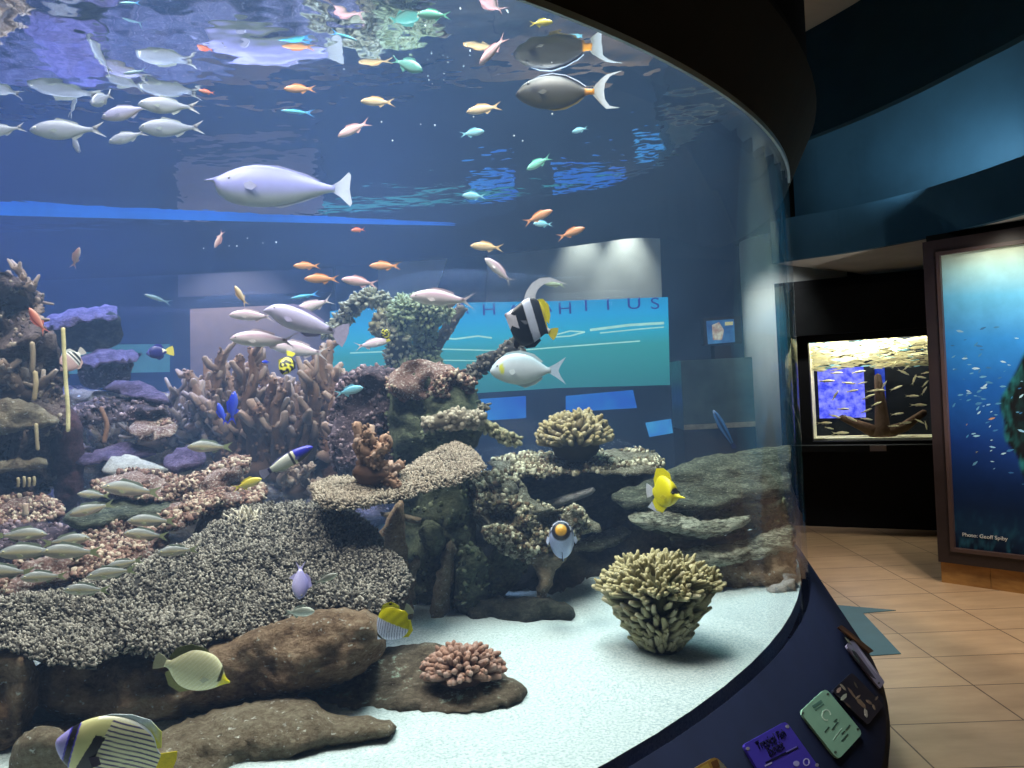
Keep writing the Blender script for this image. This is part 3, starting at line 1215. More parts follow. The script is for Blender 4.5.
def smooth_outline(out, step, wob=0.0, seed=0):
    n_ = len(out)
    P = [Vector(p) for p in out]
    o_ = []
    for i in range(n_):
        a, b, c_, d = P[i - 1], P[i], P[(i + 1) % n_], P[(i + 2) % n_]
        m = max(1, int((c_ - b).length / step))
        for k in range(m):
            t = k / m
            q_ = .5 * (2 * b + (c_ - a) * t + (2 * a - 5 * b + 4 * c_ - d) * t * t + (3 * b - a - 3 * c_ + d) * t ** 3)
            if wob:
                q_ = q_ + Vector((noise.noise(Vector((q_.x * .13, q_.y * .13, seed))), noise.noise(Vector((q_.x * .13, q_.y * .13, seed + 9))))) * wob
            o_.append((q_.x, q_.y))
    return o_


def relief(name, outline, yf, front, back, ew, mat, amp=.03, ns=5, step=5, seed=0, wob=3.5, nubs=None, strata=1.0, parent=None, cols=None, obj_name=None, crust=None):
    """a lump of rock or coral: the outline at its own distance, bulging to the front and to the back"""
    rg_ = random.Random(seed)
    P = smooth_outline(outline, step, wob, seed)
    xs, ys = [p[0] for p in P], [p[1] for p in P]
    gx = np.arange(min(xs), max(xs), step)
    gy = np.arange(min(ys), max(ys), step)
    X, Y = np.meshgrid(gx, gy)
    X = X.ravel() + np.array([rg_.uniform(-.3, .3) * step for _ in range(X.size)])
    Y = Y.ravel() + np.array([rg_.uniform(-.3, .3) * step for _ in range(Y.size)])
    k = polyin(X, Y, P)
    X, Y = X[k], Y[k]
    D = polydist(X, Y, P)
    k = D > step * .45
    X, Y, D = X[k], Y[k], D[k]
    v2 = [Vector(p) for p in P] + [Vector((a, b_)) for a, b_ in zip(X, Y)]
    nP = len(P)
    r_ = delaunay_2d_cdt(v2, [], [list(range(nP))], 1, 1e-5)
    vv, ff = r_[0], r_[2]
    vx = np.array([p.x for p in vv])
    vy = np.array([p.y for p in vv])
    dd_ = polydist(vx, vy, P)
    V, C, Bk = [], [], []
    fr_i = {}
    tri = [tuple(f) for f in ff]
    off = Vector((seed * 3.7, seed * 1.3, 0))
    for i in range(len(vv)):
        y = yf(vx[i], vy[i])
        p = at(vx[i], vy[i], y)
        e = min(1, dd_[i] / ew)
        pf = math.sqrt(max(0, 1 - (1 - e) ** 2))
        d = (Vector((0, 0, CAMZ)) - p).normalized()
        q_ = Vector((p.x, p.y, p.z * strata)) * ns + off
        nn_ = noise.fractal(q_, .9, 2.1, 5)
        rid = 1 - abs(noise.noise(q_ * .7)) * 2
        n4 = noise.fractal(q_ * 4.3 + Vector((3, 1, 7)), .8, 2.1, 4)
        ed = min(1, dd_[i] / 4)
        lat = Vector((noise.noise(q_ * 2.1 + Vector((9, 0, 0))), 0, noise.noise(q_ * 2.1 + Vector((0, 9, 0))))) * amp * .5 * ed
        V.append(p + lat + d * (front * pf + amp * (1.35 * nn_ + .8 * rid - .35 + .45 * n4) * ed))
        Bk.append(p - d * back * pf)
    def hold(p):
        for _ in range(3):
            if inside(p.x, p.y, RG - .012):
                break
            f_ = .985
            p = Vector((CX + (p.x - CX) * f_, CY + (p.y - CY) * f_, p.z))
        return p
    V = [hold(p) for p in V]
    Bk = [hold(p) for p in Bk]
    n_ = len(V)
    bmap = {}
    allV = list(V)
    for i in range(n_):
        if dd_[i] < .05:
            bmap[i] = i
        else:
            bmap[i] = len(allV)
            allV.append(Bk[i])
    F = [t for t in tri] + [tuple(bmap[i] for i in t[::-1]) for t in tri]
    if nubs:
        mb = MB()
        base = nubs.get('base', (.1, .1, .1))
        mb.add(allV, F, base)
        # random points on the front
        ar = []
        for t in tri:
            a, b_, c_ = V[t[0]], V[t[1]], V[t[2]]
            nrm = (b_ - a).cross(c_ - a)
            ar.append(nrm.length)
        cum = np.cumsum(ar)
        N = nubs['n']
        pick = np.searchsorted(cum, np.array([rg_.random() for _ in range(N)]) * cum[-1])
        for ti in pick:
            t = tri[min(int(ti), len(tri) - 1)]
            a, b_, c_ = V[t[0]], V[t[1]], V[t[2]]
            u, w_ = rg_.random(), rg_.random()
            if u + w_ > 1:
                u, w_ = 1 - u, 1 - w_
            p = a + (b_ - a) * u + (c_ - a) * w_
            nrm = (b_ - a).cross(c_ - a)
            if nrm.length < 1e-12:
                continue
            nrm.normalize()
            if nrm.dot(Vector((0, 0, CAMZ)) - p) < 0:
                nrm = -nrm
            if nubs.get('up'):
                nrm = (nrm + Vector((0, 0, nubs['up']))).normalized()
            h = nubs['h'] * rg_.uniform(.6, 1.3)
            f = rg_.random()
            tip = mix(nubs['tip'], nubs.get('tip2', nubs['tip']), f)
            mb.nub(p, nrm, h, nubs['r'] * rg_.uniform(.7, 1.25), nubs.get('low', base), tip, nubs.get('seg', 5), nubs.get('lean', .35), rg_)
        me = mesh(name, mb.V, mb.F, CORAL, mb.C, True, False)
    else:
        if crust:
            mb = MB()
            mb.add(allV, F, (.3, .3, .3))
            ar = [(V[t[1]] - V[t[0]]).cross(V[t[2]] - V[t[0]]).length for t in tri]
            cum = np.cumsum(ar)
            n0, cp = crust
            for ti in np.searchsorted(cum, np.array([rg_.random() for _ in range(n0)]) * cum[-1]):
                t = tri[min(int(ti), len(tri) - 1)]
                u, w_ = rg_.random(), rg_.random()
                if u + w_ > 1:
                    u, w_ = 1 - u, 1 - w_
                p = V[t[0]] + (V[t[1]] - V[t[0]]) * u + (V[t[2]] - V[t[0]]) * w_
                if noise.noise(p * 7 + off) < -.12:
                    continue
                nrm = (V[t[1]] - V[t[0]]).cross(V[t[2]] - V[t[0]]).normalized()
                if nrm.dot(Vector((0, 0, CAMZ)) - p) < 0:
                    nrm = -nrm
                cc = S(rg_.choice(cp))
                mb.nub(p, (nrm + Vector((0, 0, .6))).normalized(), .011 * rg_.uniform(.5, 1.6), .0075 * rg_.uniform(.5, 1.4), mix(cc, (0, 0, 0), .6), cc, 5, .6, rg_)
            me = mesh(name, mb.V, mb.F, mat, mb.C, True, False)
            me.materials.append(CORAL)
            nF = len(F)
            me.polygons.foreach_set('material_index', [0] * nF + [1] * (len(me.polygons) - nF))
        else:
            me = mesh(name, allV, F, mat, None, True, True)
    return link(obj_name or name, me, None, parent)


def lin(y0, a=0.0, py0=0, b=0.0, px0=0):
    return lambda x, y: y0 + a * (py0 - y) + b * (x - px0)


# rock materials
R_BROWN = m_rock('rock_brown', [(.30, S('#45372c')), (.48, S('#80674f')), (.62, S('#a48b70')), (.8, S('#bdb298'))], 6, .7, .03, speck=(S('#d8d8cc'), .70))
R_TAN = m_rock('rock_tan', [(.30, S('#4e4336')), (.5, S('#857660')), (.68, S('#a59a82')), (.82, S('#c4c4b0'))], 7, .7, .03, speck=(S('#e6e6da'), .70))
R_GREEN = m_rock('rock_green', [(.28, S('#252a20')), (.46, S('#474f3e')), (.62, S('#687056')), (.8, S('#949a80'))], 6, .7, .03)
R_GREY = m_rock('rock_grey', [(.28, S('#2a302b')), (.46, S('#50574c')), (.6, S('#757c69')), (.78, S('#b8bfa6'))], 9, .9, .04, (1, 1, 4), speck=(S('#e4e8d0'), .70))
R_CAUSTIC = m_rock('rock_caustic_streaks', [(.30, S('#34362e')), (.48, S('#66685a')), (.56, S('#b4b8a0')), (.7, S('#eef0dc'))], 5, .9, .04, (1, 1, 5))  # pale streaks put caustic light into the rock colour
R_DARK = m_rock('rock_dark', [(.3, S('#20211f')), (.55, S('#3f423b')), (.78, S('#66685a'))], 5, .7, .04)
R_PURP = m_rock('rock_purple', [(.28, S('#2f2638')), (.5, S('#57486a')), (.66, S('#7a6a8e')), (.8, S('#9c8cb0'))], 7, .7, .03, (1, 1, 2))
R_PDARK = m_rock('rock_purple_dark', [(.28, S('#2c2530')), (.5, S('#544650')), (.68, S('#7c6a70')), (.82, S('#a392a0'))], 6, .8, .04, speck=(S('#c4a8b0'), .66))
R_PINK = m_rock('rock_pink', [(.28, S('#4a3a34')), (.46, S('#8a6a62')), (.6, S('#b08f86')), (.78, S('#dccabc'))], 12, .9, .03, speck=(S('#f0e4da'), .62))
R_MOTT = m_rock('rock_mottled', [(.3, S('#3a3a2e')), (.46, S('#6b6650')), (.58, S('#95907a')), (.74, S('#ccc8ac'))], 16, 1.0, .03, speck=(S('#e8e8d4'), .64))
R_PALE = m_rock('rock_pale', [(.3, S('#8d8d90')), (.5, S('#b8b8b8')), (.7, S('#dcdcd8'))], 14, .7, .02)


def rock(name, outline, yf, front, back, ew, mat, label, cat='rock', group=None, **k):
    k['amp'] = k.get('amp', .03) * (1.5 if not k.get('nubs') else 1)
    if mat in (R_PINK, R_MOTT) and 'crust' not in k:
        area_ = (max(p[0] for p in outline) - min(p[0] for p in outline)) * (max(p[1] for p in outline) - min(p[1] for p in outline))
        k['crust'] = (int(min(1500, area_ * .28)), ['#a89080', '#7a5a50', '#8c6e62', '#c4b4a0', '#54403a'] if mat is R_PINK else ['#8f8a70', '#5a563f', '#b8b298', '#d8d4b8', '#6b5a44'])
    if 'crust' not in k and not k.get('nubs'):
        area_ = (max(p[0] for p in outline) - min(p[0] for p in outline)) * (max(p[1] for p in outline) - min(p[1] for p in outline))
        if name == 'reef_tower':
            k['crust'] = (1600, ['#8c7a70', '#5e4e48', '#b0a08c', '#6f5f66', '#4a3c3a'])
        elif mat is R_PDARK:
            k['crust'] = (int(min(900, area_ * .05)), ['#6a5860', '#4a3e44', '#8a747a', '#a8949c'])
        elif mat in (R_BROWN, R_TAN) and area_ > 1e9:
            k['crust'] = (int(min(160, area_ * .008)), ['#6a5c4c', '#4a3e32', '#7c6e5e', '#584a3e'])
        elif mat is R_GREEN and area_ > 2000:
            k['crust'] = (int(min(500, area_ * .03)), ['#5a6448', '#3c4432', '#7e866a'])
    o_ = relief(name, outline, yf if callable(yf) else lin(yf), front, back, ew, mat, **k)
    return tag(o_, label, cat, group)


PL = dict(base=S('#2a2826'), low=S('#35322f'), tip=S('#b4aea2'), tip2=S('#3c3834'), h=.010, r=.0036, lean=.6)

# ---- the big front table coral
rock('table_coral', [(-70, 612), (0, 598), (60, 590), (105, 572), (150, 556), (200, 533), (240, 508), (300, 502), (345, 510), (379, 530), (384, 550), (402, 562), (412, 580), (398, 602),
                     (368, 617), (322, 612), (290, 626), (250, 633), (212, 640), (190, 655), (160, 656), (120, 651), (90, 668), (50, 664), (0, 650), (-70, 655)],
     lin(1.62, .0036, 660, .0004, 0), .035, .07, 12, CORAL, 'large speckled grey table coral spreading across the front of the reef', 'table coral', step=7, seed=1, wob=5,
     nubs=dict(PL, n=12500), amp=.02)
rock('table_coral', [(312, 486), (340, 478), (372, 476), (405, 468), (428, 455), (455, 444), (474, 452), (484, 470), (465, 481), (430, 491), (400, 500), (352, 509), (322, 506)],
     lin(2.12, .006, 505), .03, .06, 10, CORAL, 'smaller brownish grey table coral tilted against the green pillar rock', 'table coral', step=5, seed=2, wob=3,
     nubs=dict(PL, n=4500, base=S('#38322c'), low=S('#4a4238'), tip=S('#c2b6a4'), tip2=S('#8a7c6c')), amp=.012)
# ---- rocks under and in front
rock('reef_rock', [(22, 690), (40, 664), (110, 650), (180, 648), (250, 628), (315, 610), (372, 612), (388, 640), (376, 662), (345, 682), (310, 692), (275, 699), (230, 708), (170, 722), (120, 727), (60, 718)],
     lin(1.80, .0012, 700), .12, .16, 22, R_BROWN, 'brown overhanging rock beneath the large table coral', amp=.03, ns=4, seed=3)
rock('reef_rock', [(-70, 640), (10, 645), (36, 664), (38, 700), (24, 735), (-10, 760), (-60, 760)], 1.72, .08, .15, 14, R_BROWN, 'dark brown rock at the edge below the large table coral', seed=4)
rock('reef_rock', [(12, 752), (26, 732), (50, 726), (72, 738), (80, 760), (74, 800), (14, 800)], 1.52, .06, .1, 22, R_TAN, 'rounded grey boulder behind the emperor angelfish', seed=5, amp=.01)
rock('reef_rock', [(-40, 790), (-20, 745), (20, 725), (90, 722), (160, 735), (170, 790)], 1.74, .06, .1, 20, R_BROWN, 'dark flat rock in the gap behind the emperor angelfish', seed=6)
rock('reef_rock', [(130, 800), (150, 745), (172, 726), (225, 708), (300, 697), (332, 714), (366, 716), (392, 722), (395, 733), (372, 743), (330, 748), (285, 758), (235, 772), (200, 800)],
     lin(1.62, .0022, 745), .07, .12, 16, R_TAN, 'low tan rock slab lying on the sand below the overhang', seed=7, amp=.02)
rock('reef_rock', [(305, 692), (335, 684), (362, 662), (388, 648), (430, 643), (470, 652), (503, 672), (528, 688), (524, 702), (486, 713), (430, 717), (372, 714), (325, 708)],
     lin(1.84, .004, 700), .06, .10, 14, m_rock('rock_slab', [(.30, S('#342d26')), (.48, S('#5f5546')), (.62, S('#7c7060')), (.72, S('#c4d8c4'))], 5, .6, .03, (1, 1, 2.4)), 'flat rock slab with pale green patches under the pink cauliflower coral', seed=8, amp=.02)
# ---- pillar and middle reef
rock('tall_rock', [(392, 388), (400, 374), (430, 368), (462, 374), (478, 396), (484, 425), (474, 455), (468, 480), (476, 520), (472, 580), (470, 640), (440, 655), (400, 648), (388, 610), (398, 560), (402, 520), (396, 470), (388, 430)],
     2.72, .14, .2, 26, R_GREEN, 'tall greenish pillar rock in the middle of the reef', amp=.05, ns=5, seed=9)
rock('reef_rock', [(338, 384), (352, 370), (385, 366), (398, 380), (398, 440), (392, 480), (340, 476), (330, 430)], 2.82, .1, .15, 18, R_PDARK, 'dark purplish rock behind the antler corals and beside the pillar', seed=10, amp=.05)
rock('reef_rock', [(388, 385), (404, 362), (440, 362), (468, 376), (472, 392), (440, 396), (410, 400)], 2.62, .05, .1, 12, R_PINK, 'pinkish encrusted crest on top of the green pillar rock', seed=11, amp=.04, ns=7)
rock('reef_rock', [(372, 560), (392, 510), (402, 500), (408, 560), (412, 640), (400, 665), (372, 655)], 2.42, .08, .15, 14, R_BROWN, 'brown rock fin standing between the table coral and the pillar', seed=12, amp=.04)
rock('reef_rock', [(418, 532), (428, 520), (442, 528), (446, 542), (436, 556), (424, 548)], 2.50, .05, .06, 10, R_GREEN, 'small green rounded knob on the front of the pillar', seed=13, amp=.01)
rock('reef_rock', [(380, 512), (400, 513), (422, 519), (420, 524), (398, 520), (381, 516)], 2.46, .02, .03, 4, R_TAN, 'thin pale ledge sticking out of the pillar', seed=14, step=3, amp=.005, wob=1)
rock('reef_rock', [(396, 640), (400, 590), (412, 560), (420, 560), (414, 600), (412, 650)], 2.44, .04, .06, 8, R_TAN, 'slender tan rock root running down beside the pillar foot', seed=15, step=4, amp=.02)
rock('reef_rock', [(425, 655), (432, 600), (446, 545), (456, 548), (450, 600), (446, 655)], 2.50, .05, .06, 8, R_TAN, 'second tan rock root down the front of the pillar', seed=16, step=4, amp=.02)
rock('reef_rock', [(455, 560), (466, 545), (480, 548), (488, 566), (486, 600), (474, 640), (458, 640)], 2.52, .07, .1, 14, R_GREEN, 'green rounded boulder at the foot of the pillar', seed=17, amp=.02)
rock('reef_rock', [(488, 560), (500, 548), (520, 552), (530, 562), (518, 580), (500, 600), (488, 604)], 2.60, .06, .1, 12, R_GREEN, 'green lump of rock below the mottled rubble', seed=18, amp=.03)
rock('reef_rock', [(462, 640), (470, 606), (520, 596), (568, 604), (575, 628), (540, 634), (492, 652), (470, 662)], 2.48, .06, .1, 14, R_DARK, 'low dark rock lying on the sand left of the yellow staghorn', seed=19, amp=.03)
# plate tower right of the pillar
rock('plate_coral', [(488, 462), (505, 456), (540, 452), (580, 455), (620, 449), (650, 451), (664, 461), (660, 472), (625, 476), (580, 473), (540, 478), (508, 474)],
     lin(2.78, .012, 472), .05, .14, 9, R_MOTT, 'wide flat brown plate carrying the yellow brown cauliflower coral', 'plate coral', step=5, seed=20, amp=.02)
rock('reef_rock', [(505, 474), (560, 470), (648, 470), (640, 486), (612, 496), (585, 508), (545, 516), (520, 506)], 2.92, .06, .2, 14, R_DARK, 'dark rock holding up the wide flat plate', seed=21, amp=.03)
rock('reef_rock', [(540, 504), (575, 492), (594, 488), (592, 494), (565, 505), (545, 510)], 2.78, .02, .04, 5, R_PALE, 'pale narrow slab under the wide plate', seed=22, step=3, amp=.008, wob=1)
rock('reef_rock', [(466, 482), (490, 472), (520, 478), (528, 492), (546, 506), (562, 512), (580, 505), (590, 518), (600, 524), (604, 532), (580, 536), (568, 548), (545, 556), (520, 560), (496, 545), (478, 525)],
     lin(2.60, .002, 530), .09, .14, 16, R_MOTT, 'mottled rubble rock covered with cream specks behind the forward facing fish', seed=23, amp=.06, ns=9, step=5)
rock('reef_rock', [(484, 530), (498, 526), (515, 532), (522, 542), (506, 544), (488, 540)], 2.48, .03, .05, 7, R_MOTT, 'pale flat stone in front of the mottled rubble', seed=24, step=4, amp=.01, wob=1)
rock('rock_stalk', [(530, 556), (550, 552), (566, 556), (556, 572), (550, 590), (544, 606), (536, 604), (538, 580)], 2.50, .03, .05, 7, R_TAN, 'twisted rock stalk below the forward facing fish', 'rock', seed=25, step=4, amp=.02)
rock('plate_coral', [(568, 548), (590, 536), (620, 526), (634, 530), (618, 545), (590, 552)], lin(2.86, .006, 545), .03, .06, 7, R_GREY, 'small grey plate low behind the forward facing fish', 'plate coral', seed=26, step=4, amp=.01)
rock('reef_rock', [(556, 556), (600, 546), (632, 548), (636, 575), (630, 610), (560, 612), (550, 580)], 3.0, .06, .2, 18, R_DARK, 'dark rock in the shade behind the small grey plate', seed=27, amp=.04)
# right stack of ledges near the curved glass
rock('ledge_rock', [(610, 496), (640, 484), (672, 468), (705, 456), (750, 450), (794, 446), (799, 470), (799, 492), (760, 500), (705, 511), (660, 512), (625, 508)],
     lin(2.70, .0030, 500), .035, .12, 10, R_GREY, 'broad grey green ledge, topmost of the stack by the curved glass', 'rock ledge', seed=28, step=5, amp=.016, ns=9, strata=3)
rock('ledge_rock', [(640, 510), (700, 511), (760, 500), (798, 492), (800, 520), (760, 528), (700, 540), (655, 532)], 2.76, .03, .1, 12, R_GREEN, 'shaded green rock band between the ledges by the curved glass', 'rock ledge', seed=29, step=5, amp=.03, ns=7, strata=3)
rock('ledge_rock', [(628, 516), (660, 510), (705, 520), (750, 516), (742, 528), (705, 538), (668, 532), (640, 528)], lin(2.62, .003, 525), .03, .06, 7, R_CAUSTIC, 'ledge coloured with caustic streaks, second from the top of the stack by the curved glass', 'rock ledge', seed=30, step=4, amp=.02, ns=9, strata=3)
rock('ledge_rock', [(655, 556), (700, 546), (745, 540), (800, 520), (802, 545), (770, 556), (720, 566), (680, 572), (650, 570)], lin(2.60, .004, 560), .03, .08, 8, R_CAUSTIC, 'ledge coloured with bright caustic streaks above the brown base rock by the curved glass', 'rock ledge', seed=31, step=4, amp=.02, ns=9, strata=2)
rock('ledge_rock', [(640, 572), (690, 562), (745, 556), (802, 540), (804, 575), (803, 602), (770, 612), (700, 620), (650, 620)], 2.66, .04, .1, 14, R_BROWN, 'brown base rock standing on the sand by the curved glass', 'rock ledge', seed=32, step=5, amp=.03, ns=6, strata=2)
rock('ledge_rock', [(768, 590), (785, 580), (801, 573), (803, 590), (790, 598), (776, 600)], 2.56, .02, .04, 6, R_PALE, 'small pale stone leaning on the brown base rock at the glass', 'rock ledge', seed=33, step=3, amp=.01)
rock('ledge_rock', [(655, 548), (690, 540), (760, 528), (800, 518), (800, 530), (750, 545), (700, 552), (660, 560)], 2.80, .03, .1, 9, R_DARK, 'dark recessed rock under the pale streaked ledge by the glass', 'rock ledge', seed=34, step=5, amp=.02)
# back wall of reef
rock('rock_cliff', [(-80, 470), (-20, 400), (60, 385), (130, 395), (200, 388), (250, 395), (320, 385), (380, 400), (420, 420), (470, 500), (560, 505), (640, 505), (700, 500), (770, 500), (770, 640), (560, 640), (300, 640), (-80, 680)],
     lin(4.1, .002, 640), .15, .4, 40, R_PDARK, 'dark purplish wall of rock behind the corals', 'rock', seed=35, step=10, amp=.16, ns=3.0)
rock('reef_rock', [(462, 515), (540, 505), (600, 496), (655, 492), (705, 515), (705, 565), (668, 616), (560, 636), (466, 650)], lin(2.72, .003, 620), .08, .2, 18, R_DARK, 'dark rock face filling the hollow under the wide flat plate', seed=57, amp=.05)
rock('reef_rock', [(62, 402), (110, 392), (180, 396), (215, 425), (262, 465), (300, 475), (330, 470), (330, 545), (150, 560), (62, 545)], 3.8, .10, .2, 22, R_BROWN, 'brown rock mass behind the violet knob and the low antler corals', seed=58, amp=.08)
# left shelves
rock('shelf_rock', [(92, 487), (125, 470), (160, 474), (190, 477), (235, 455), (250, 458), (242, 478), (214, 494), (180, 500), (150, 500), (118, 497)],
     lin(2.52, .006, 490), .05, .1, 9, R_PINK, 'pink encrusted shelf above the lit yellowish fish', 'rock shelf', seed=36, step=4, amp=.03, ns=9)
rock('shelf_rock', [(120, 498), (180, 500), (214, 494), (240, 480), (242, 500), (226, 520), (180, 520), (130, 512)], 2.66, .05, .1, 12, R_BROWN, 'brown shaded rock beneath the pink encrusted shelf', 'rock shelf', seed=37, step=5, amp=.03)
rock('shelf_rock', [(158, 520), (172, 505), (196, 496), (235, 489), (264, 486), (262, 500), (240, 505), (205, 514), (182, 530), (165, 530)],
     lin(2.34, .006, 510), .05, .1, 8, R_PINK, 'pink encrusted shelf just below and right of the grey banded fish', 'rock shelf', seed=38, step=4, amp=.03, ns=9)
rock('shelf_rock', [(205, 515), (240, 505), (262, 500), (262, 530), (230, 556), (205, 562), (190, 545)], 2.40, .05, .1, 12, R_BROWN, 'brown rock wall behind the white feathery coral', 'rock shelf', seed=39, step=5, amp=.03)
rock('shelf_rock', [(62, 520), (80, 506), (120, 498), (160, 498), (178, 506), (165, 514), (120, 522), (82, 530)],
     lin(2.40, .006, 515), .04, .08, 8, R_GREY, 'grey shelf holding the lit yellowish fish', 'rock shelf', seed=40, step=4, amp=.02)
rock('shelf_rock', [(80, 535), (100, 522), (140, 520), (162, 528), (170, 545), (140, 552), (100, 556)], lin(2.26, .006, 545), .04, .1, 9, R_PINK, 'pinkish shelf under the grey one, above the speckled table coral', 'rock shelf', seed=41, step=4, amp=.03, ns=9)
rock('shelf_rock', [(-60, 585), (-10, 570), (30, 560), (70, 548), (110, 546), (146, 548), (152, 562), (120, 572), (70, 580), (30, 592), (-20, 606), (-60, 610)],
     lin(2.02, .004, 580), .05, .1, 9, R_PINK, 'long pink and white shelf along the back of the large table coral', 'rock shelf', seed=42, step=4, amp=.03, ns=9)
rock('shelf_rock', [(-60, 505), (-10, 498), (20, 496), (50, 498), (62, 512), (48, 522), (10, 524), (-60, 528)], lin(2.55, .006, 515), .04, .1, 8, R_PINK, 'pinkish shelf at the far left with thin worm tubes on it', 'rock shelf', seed=43, step=4, amp=.03, ns=9)
rock('shelf_rock', [(-60, 520), (0, 522), (60, 524), (150, 540), (150, 600), (-60, 640)], 2.5, .06, .2, 18, R_PDARK, 'dark purplish rock filling the hollow behind the resting grey fish', 'rock shelf', seed=44, step=7, amp=.06)
rock('reef_rock', [(102, 470), (112, 458), (130, 455), (150, 462), (176, 470), (150, 476), (116, 476)], lin(2.70, .004, 470), .04, .08, 9, R_PALE, 'whitish rounded rock above the pink shelf', seed=45, step=4, amp=.012)
rock('plate_coral', [(42, 326), (48, 316), (75, 309), (112, 305), (118, 311), (116, 320), (92, 321), (70, 327), (52, 330)], lin(3.42, .016, 325), .05, .10, 7, R_PURP, 'purple lit plate, upper of the two at the left', 'plate coral', seed=46, step=3, amp=.03, ns=8, strata=3)
rock('reef_rock', [(50, 326), (75, 320), (114, 313), (123, 334), (112, 348), (85, 352), (56, 350)], 3.56, .05, .15, 9, R_DARK, 'dark rock body under the upper purple plate', seed=59, step=4, amp=.03)
rock('plate_coral', [(78, 362), (88, 353), (110, 349), (134, 350), (142, 357), (132, 363), (108, 364), (88, 368)], lin(3.34, .016, 360), .05, .10, 6, R_PURP, 'purple lit plate, lower of the two, beside the blue and yellow fish', 'plate coral', seed=47, step=3, amp=.03, ns=8, strata=3)
rock('reef_rock', [(80, 362), (110, 358), (132, 360), (130, 378), (118, 388), (84, 386)], 3.46, .05, .15, 9, R_PDARK, 'dark rock body under the lower purple plate', seed=60, step=4, amp=.03)
rock('plate_coral', [(104, 388), (120, 381), (148, 384), (166, 396), (172, 408), (150, 402), (120, 394)], lin(3.05, .006, 395), .04, .1, 8, R_PURP, 'small purple sheet of coral under the two purple plates', 'plate coral', seed=48, step=4, amp=.02)
rock('plate_coral', [(70, 458), (95, 450), (125, 443), (155, 450), (150, 458), (110, 462), (78, 466)], lin(2.85, .006, 458), .04, .1, 7, R_PURP, 'low violet crust above the whitish rounded rock', 'plate coral', seed=49, step=4, amp=.02)
rock('plate_coral', [(164, 460), (180, 448), (200, 446), (206, 460), (190, 470), (170, 472)], lin(2.75, .006, 460), .04, .1, 8, R_PURP, 'violet knob between the whitish rock and the antler corals', 'plate coral', seed=50, step=4, amp=.02)
rock('plate_coral', [(66, 412), (90, 400), (130, 398), (160, 404), (170, 416), (140, 420), (100, 424), (72, 422)], lin(3.0, .006, 415), .05, .14, 9, R_PDARK, 'dark mauve shelf crusted with pale specks at the left', 'plate coral', seed=51, step=4, amp=.04, ns=8)
rock('plate_coral', [(128, 432), (140, 420), (165, 418), (178, 426), (170, 436), (145, 440)], lin(2.9, .006, 430), .05, .1, 9, R_PINK, 'lobed mauve coral sheet left of the antler corals', 'plate coral', seed=52, step=4, amp=.03, ns=8)
rock('reef_tower', [(-70, 300), (-20, 280), (8, 272), (22, 286), (32, 305), (46, 330), (60, 350), (64, 400), (58, 460), (40, 500), (-70, 510)], 2.95, .10, .2, 22, m_rock('rock_tower', [(.28, S('#3c3130')), (.48, S('#6b5954')), (.66, S('#927d74')), (.82, S('#bca89c'))], 6, .8, .04), 'craggy brownish tower of rock at the far left', 'rock tower', seed=53, step=5, amp=.11, ns=6)
rock('reef_rock', [(50, 440), (60, 405), (80, 420), (84, 470), (76, 510), (56, 505)], 2.85, .06, .1, 12, m_rock('rock_maroon', [(.3, S('#2c2024')), (.55, S('#54373e')), (.78, S('#7a555a'))], 5, .7, .03), 'maroon rock column right of the craggy tower', seed=54, amp=.03)
rock('reef_rock', [(-30, 410), (0, 398), (30, 402), (48, 412), (60, 424), (30, 430), (-30, 436)], 2.72, .04, .1, 9, R_TAN, 'tan ledge across the craggy tower', seed=55, step=4, amp=.03)
rock('reef_rock', [(-30, 462), (10, 460), (40, 458), (50, 466), (30, 470), (-30, 474)], 2.66, .04, .1, 6, R_TAN, 'lower tan ledge across the craggy tower', seed=56, step=4, amp=.02)


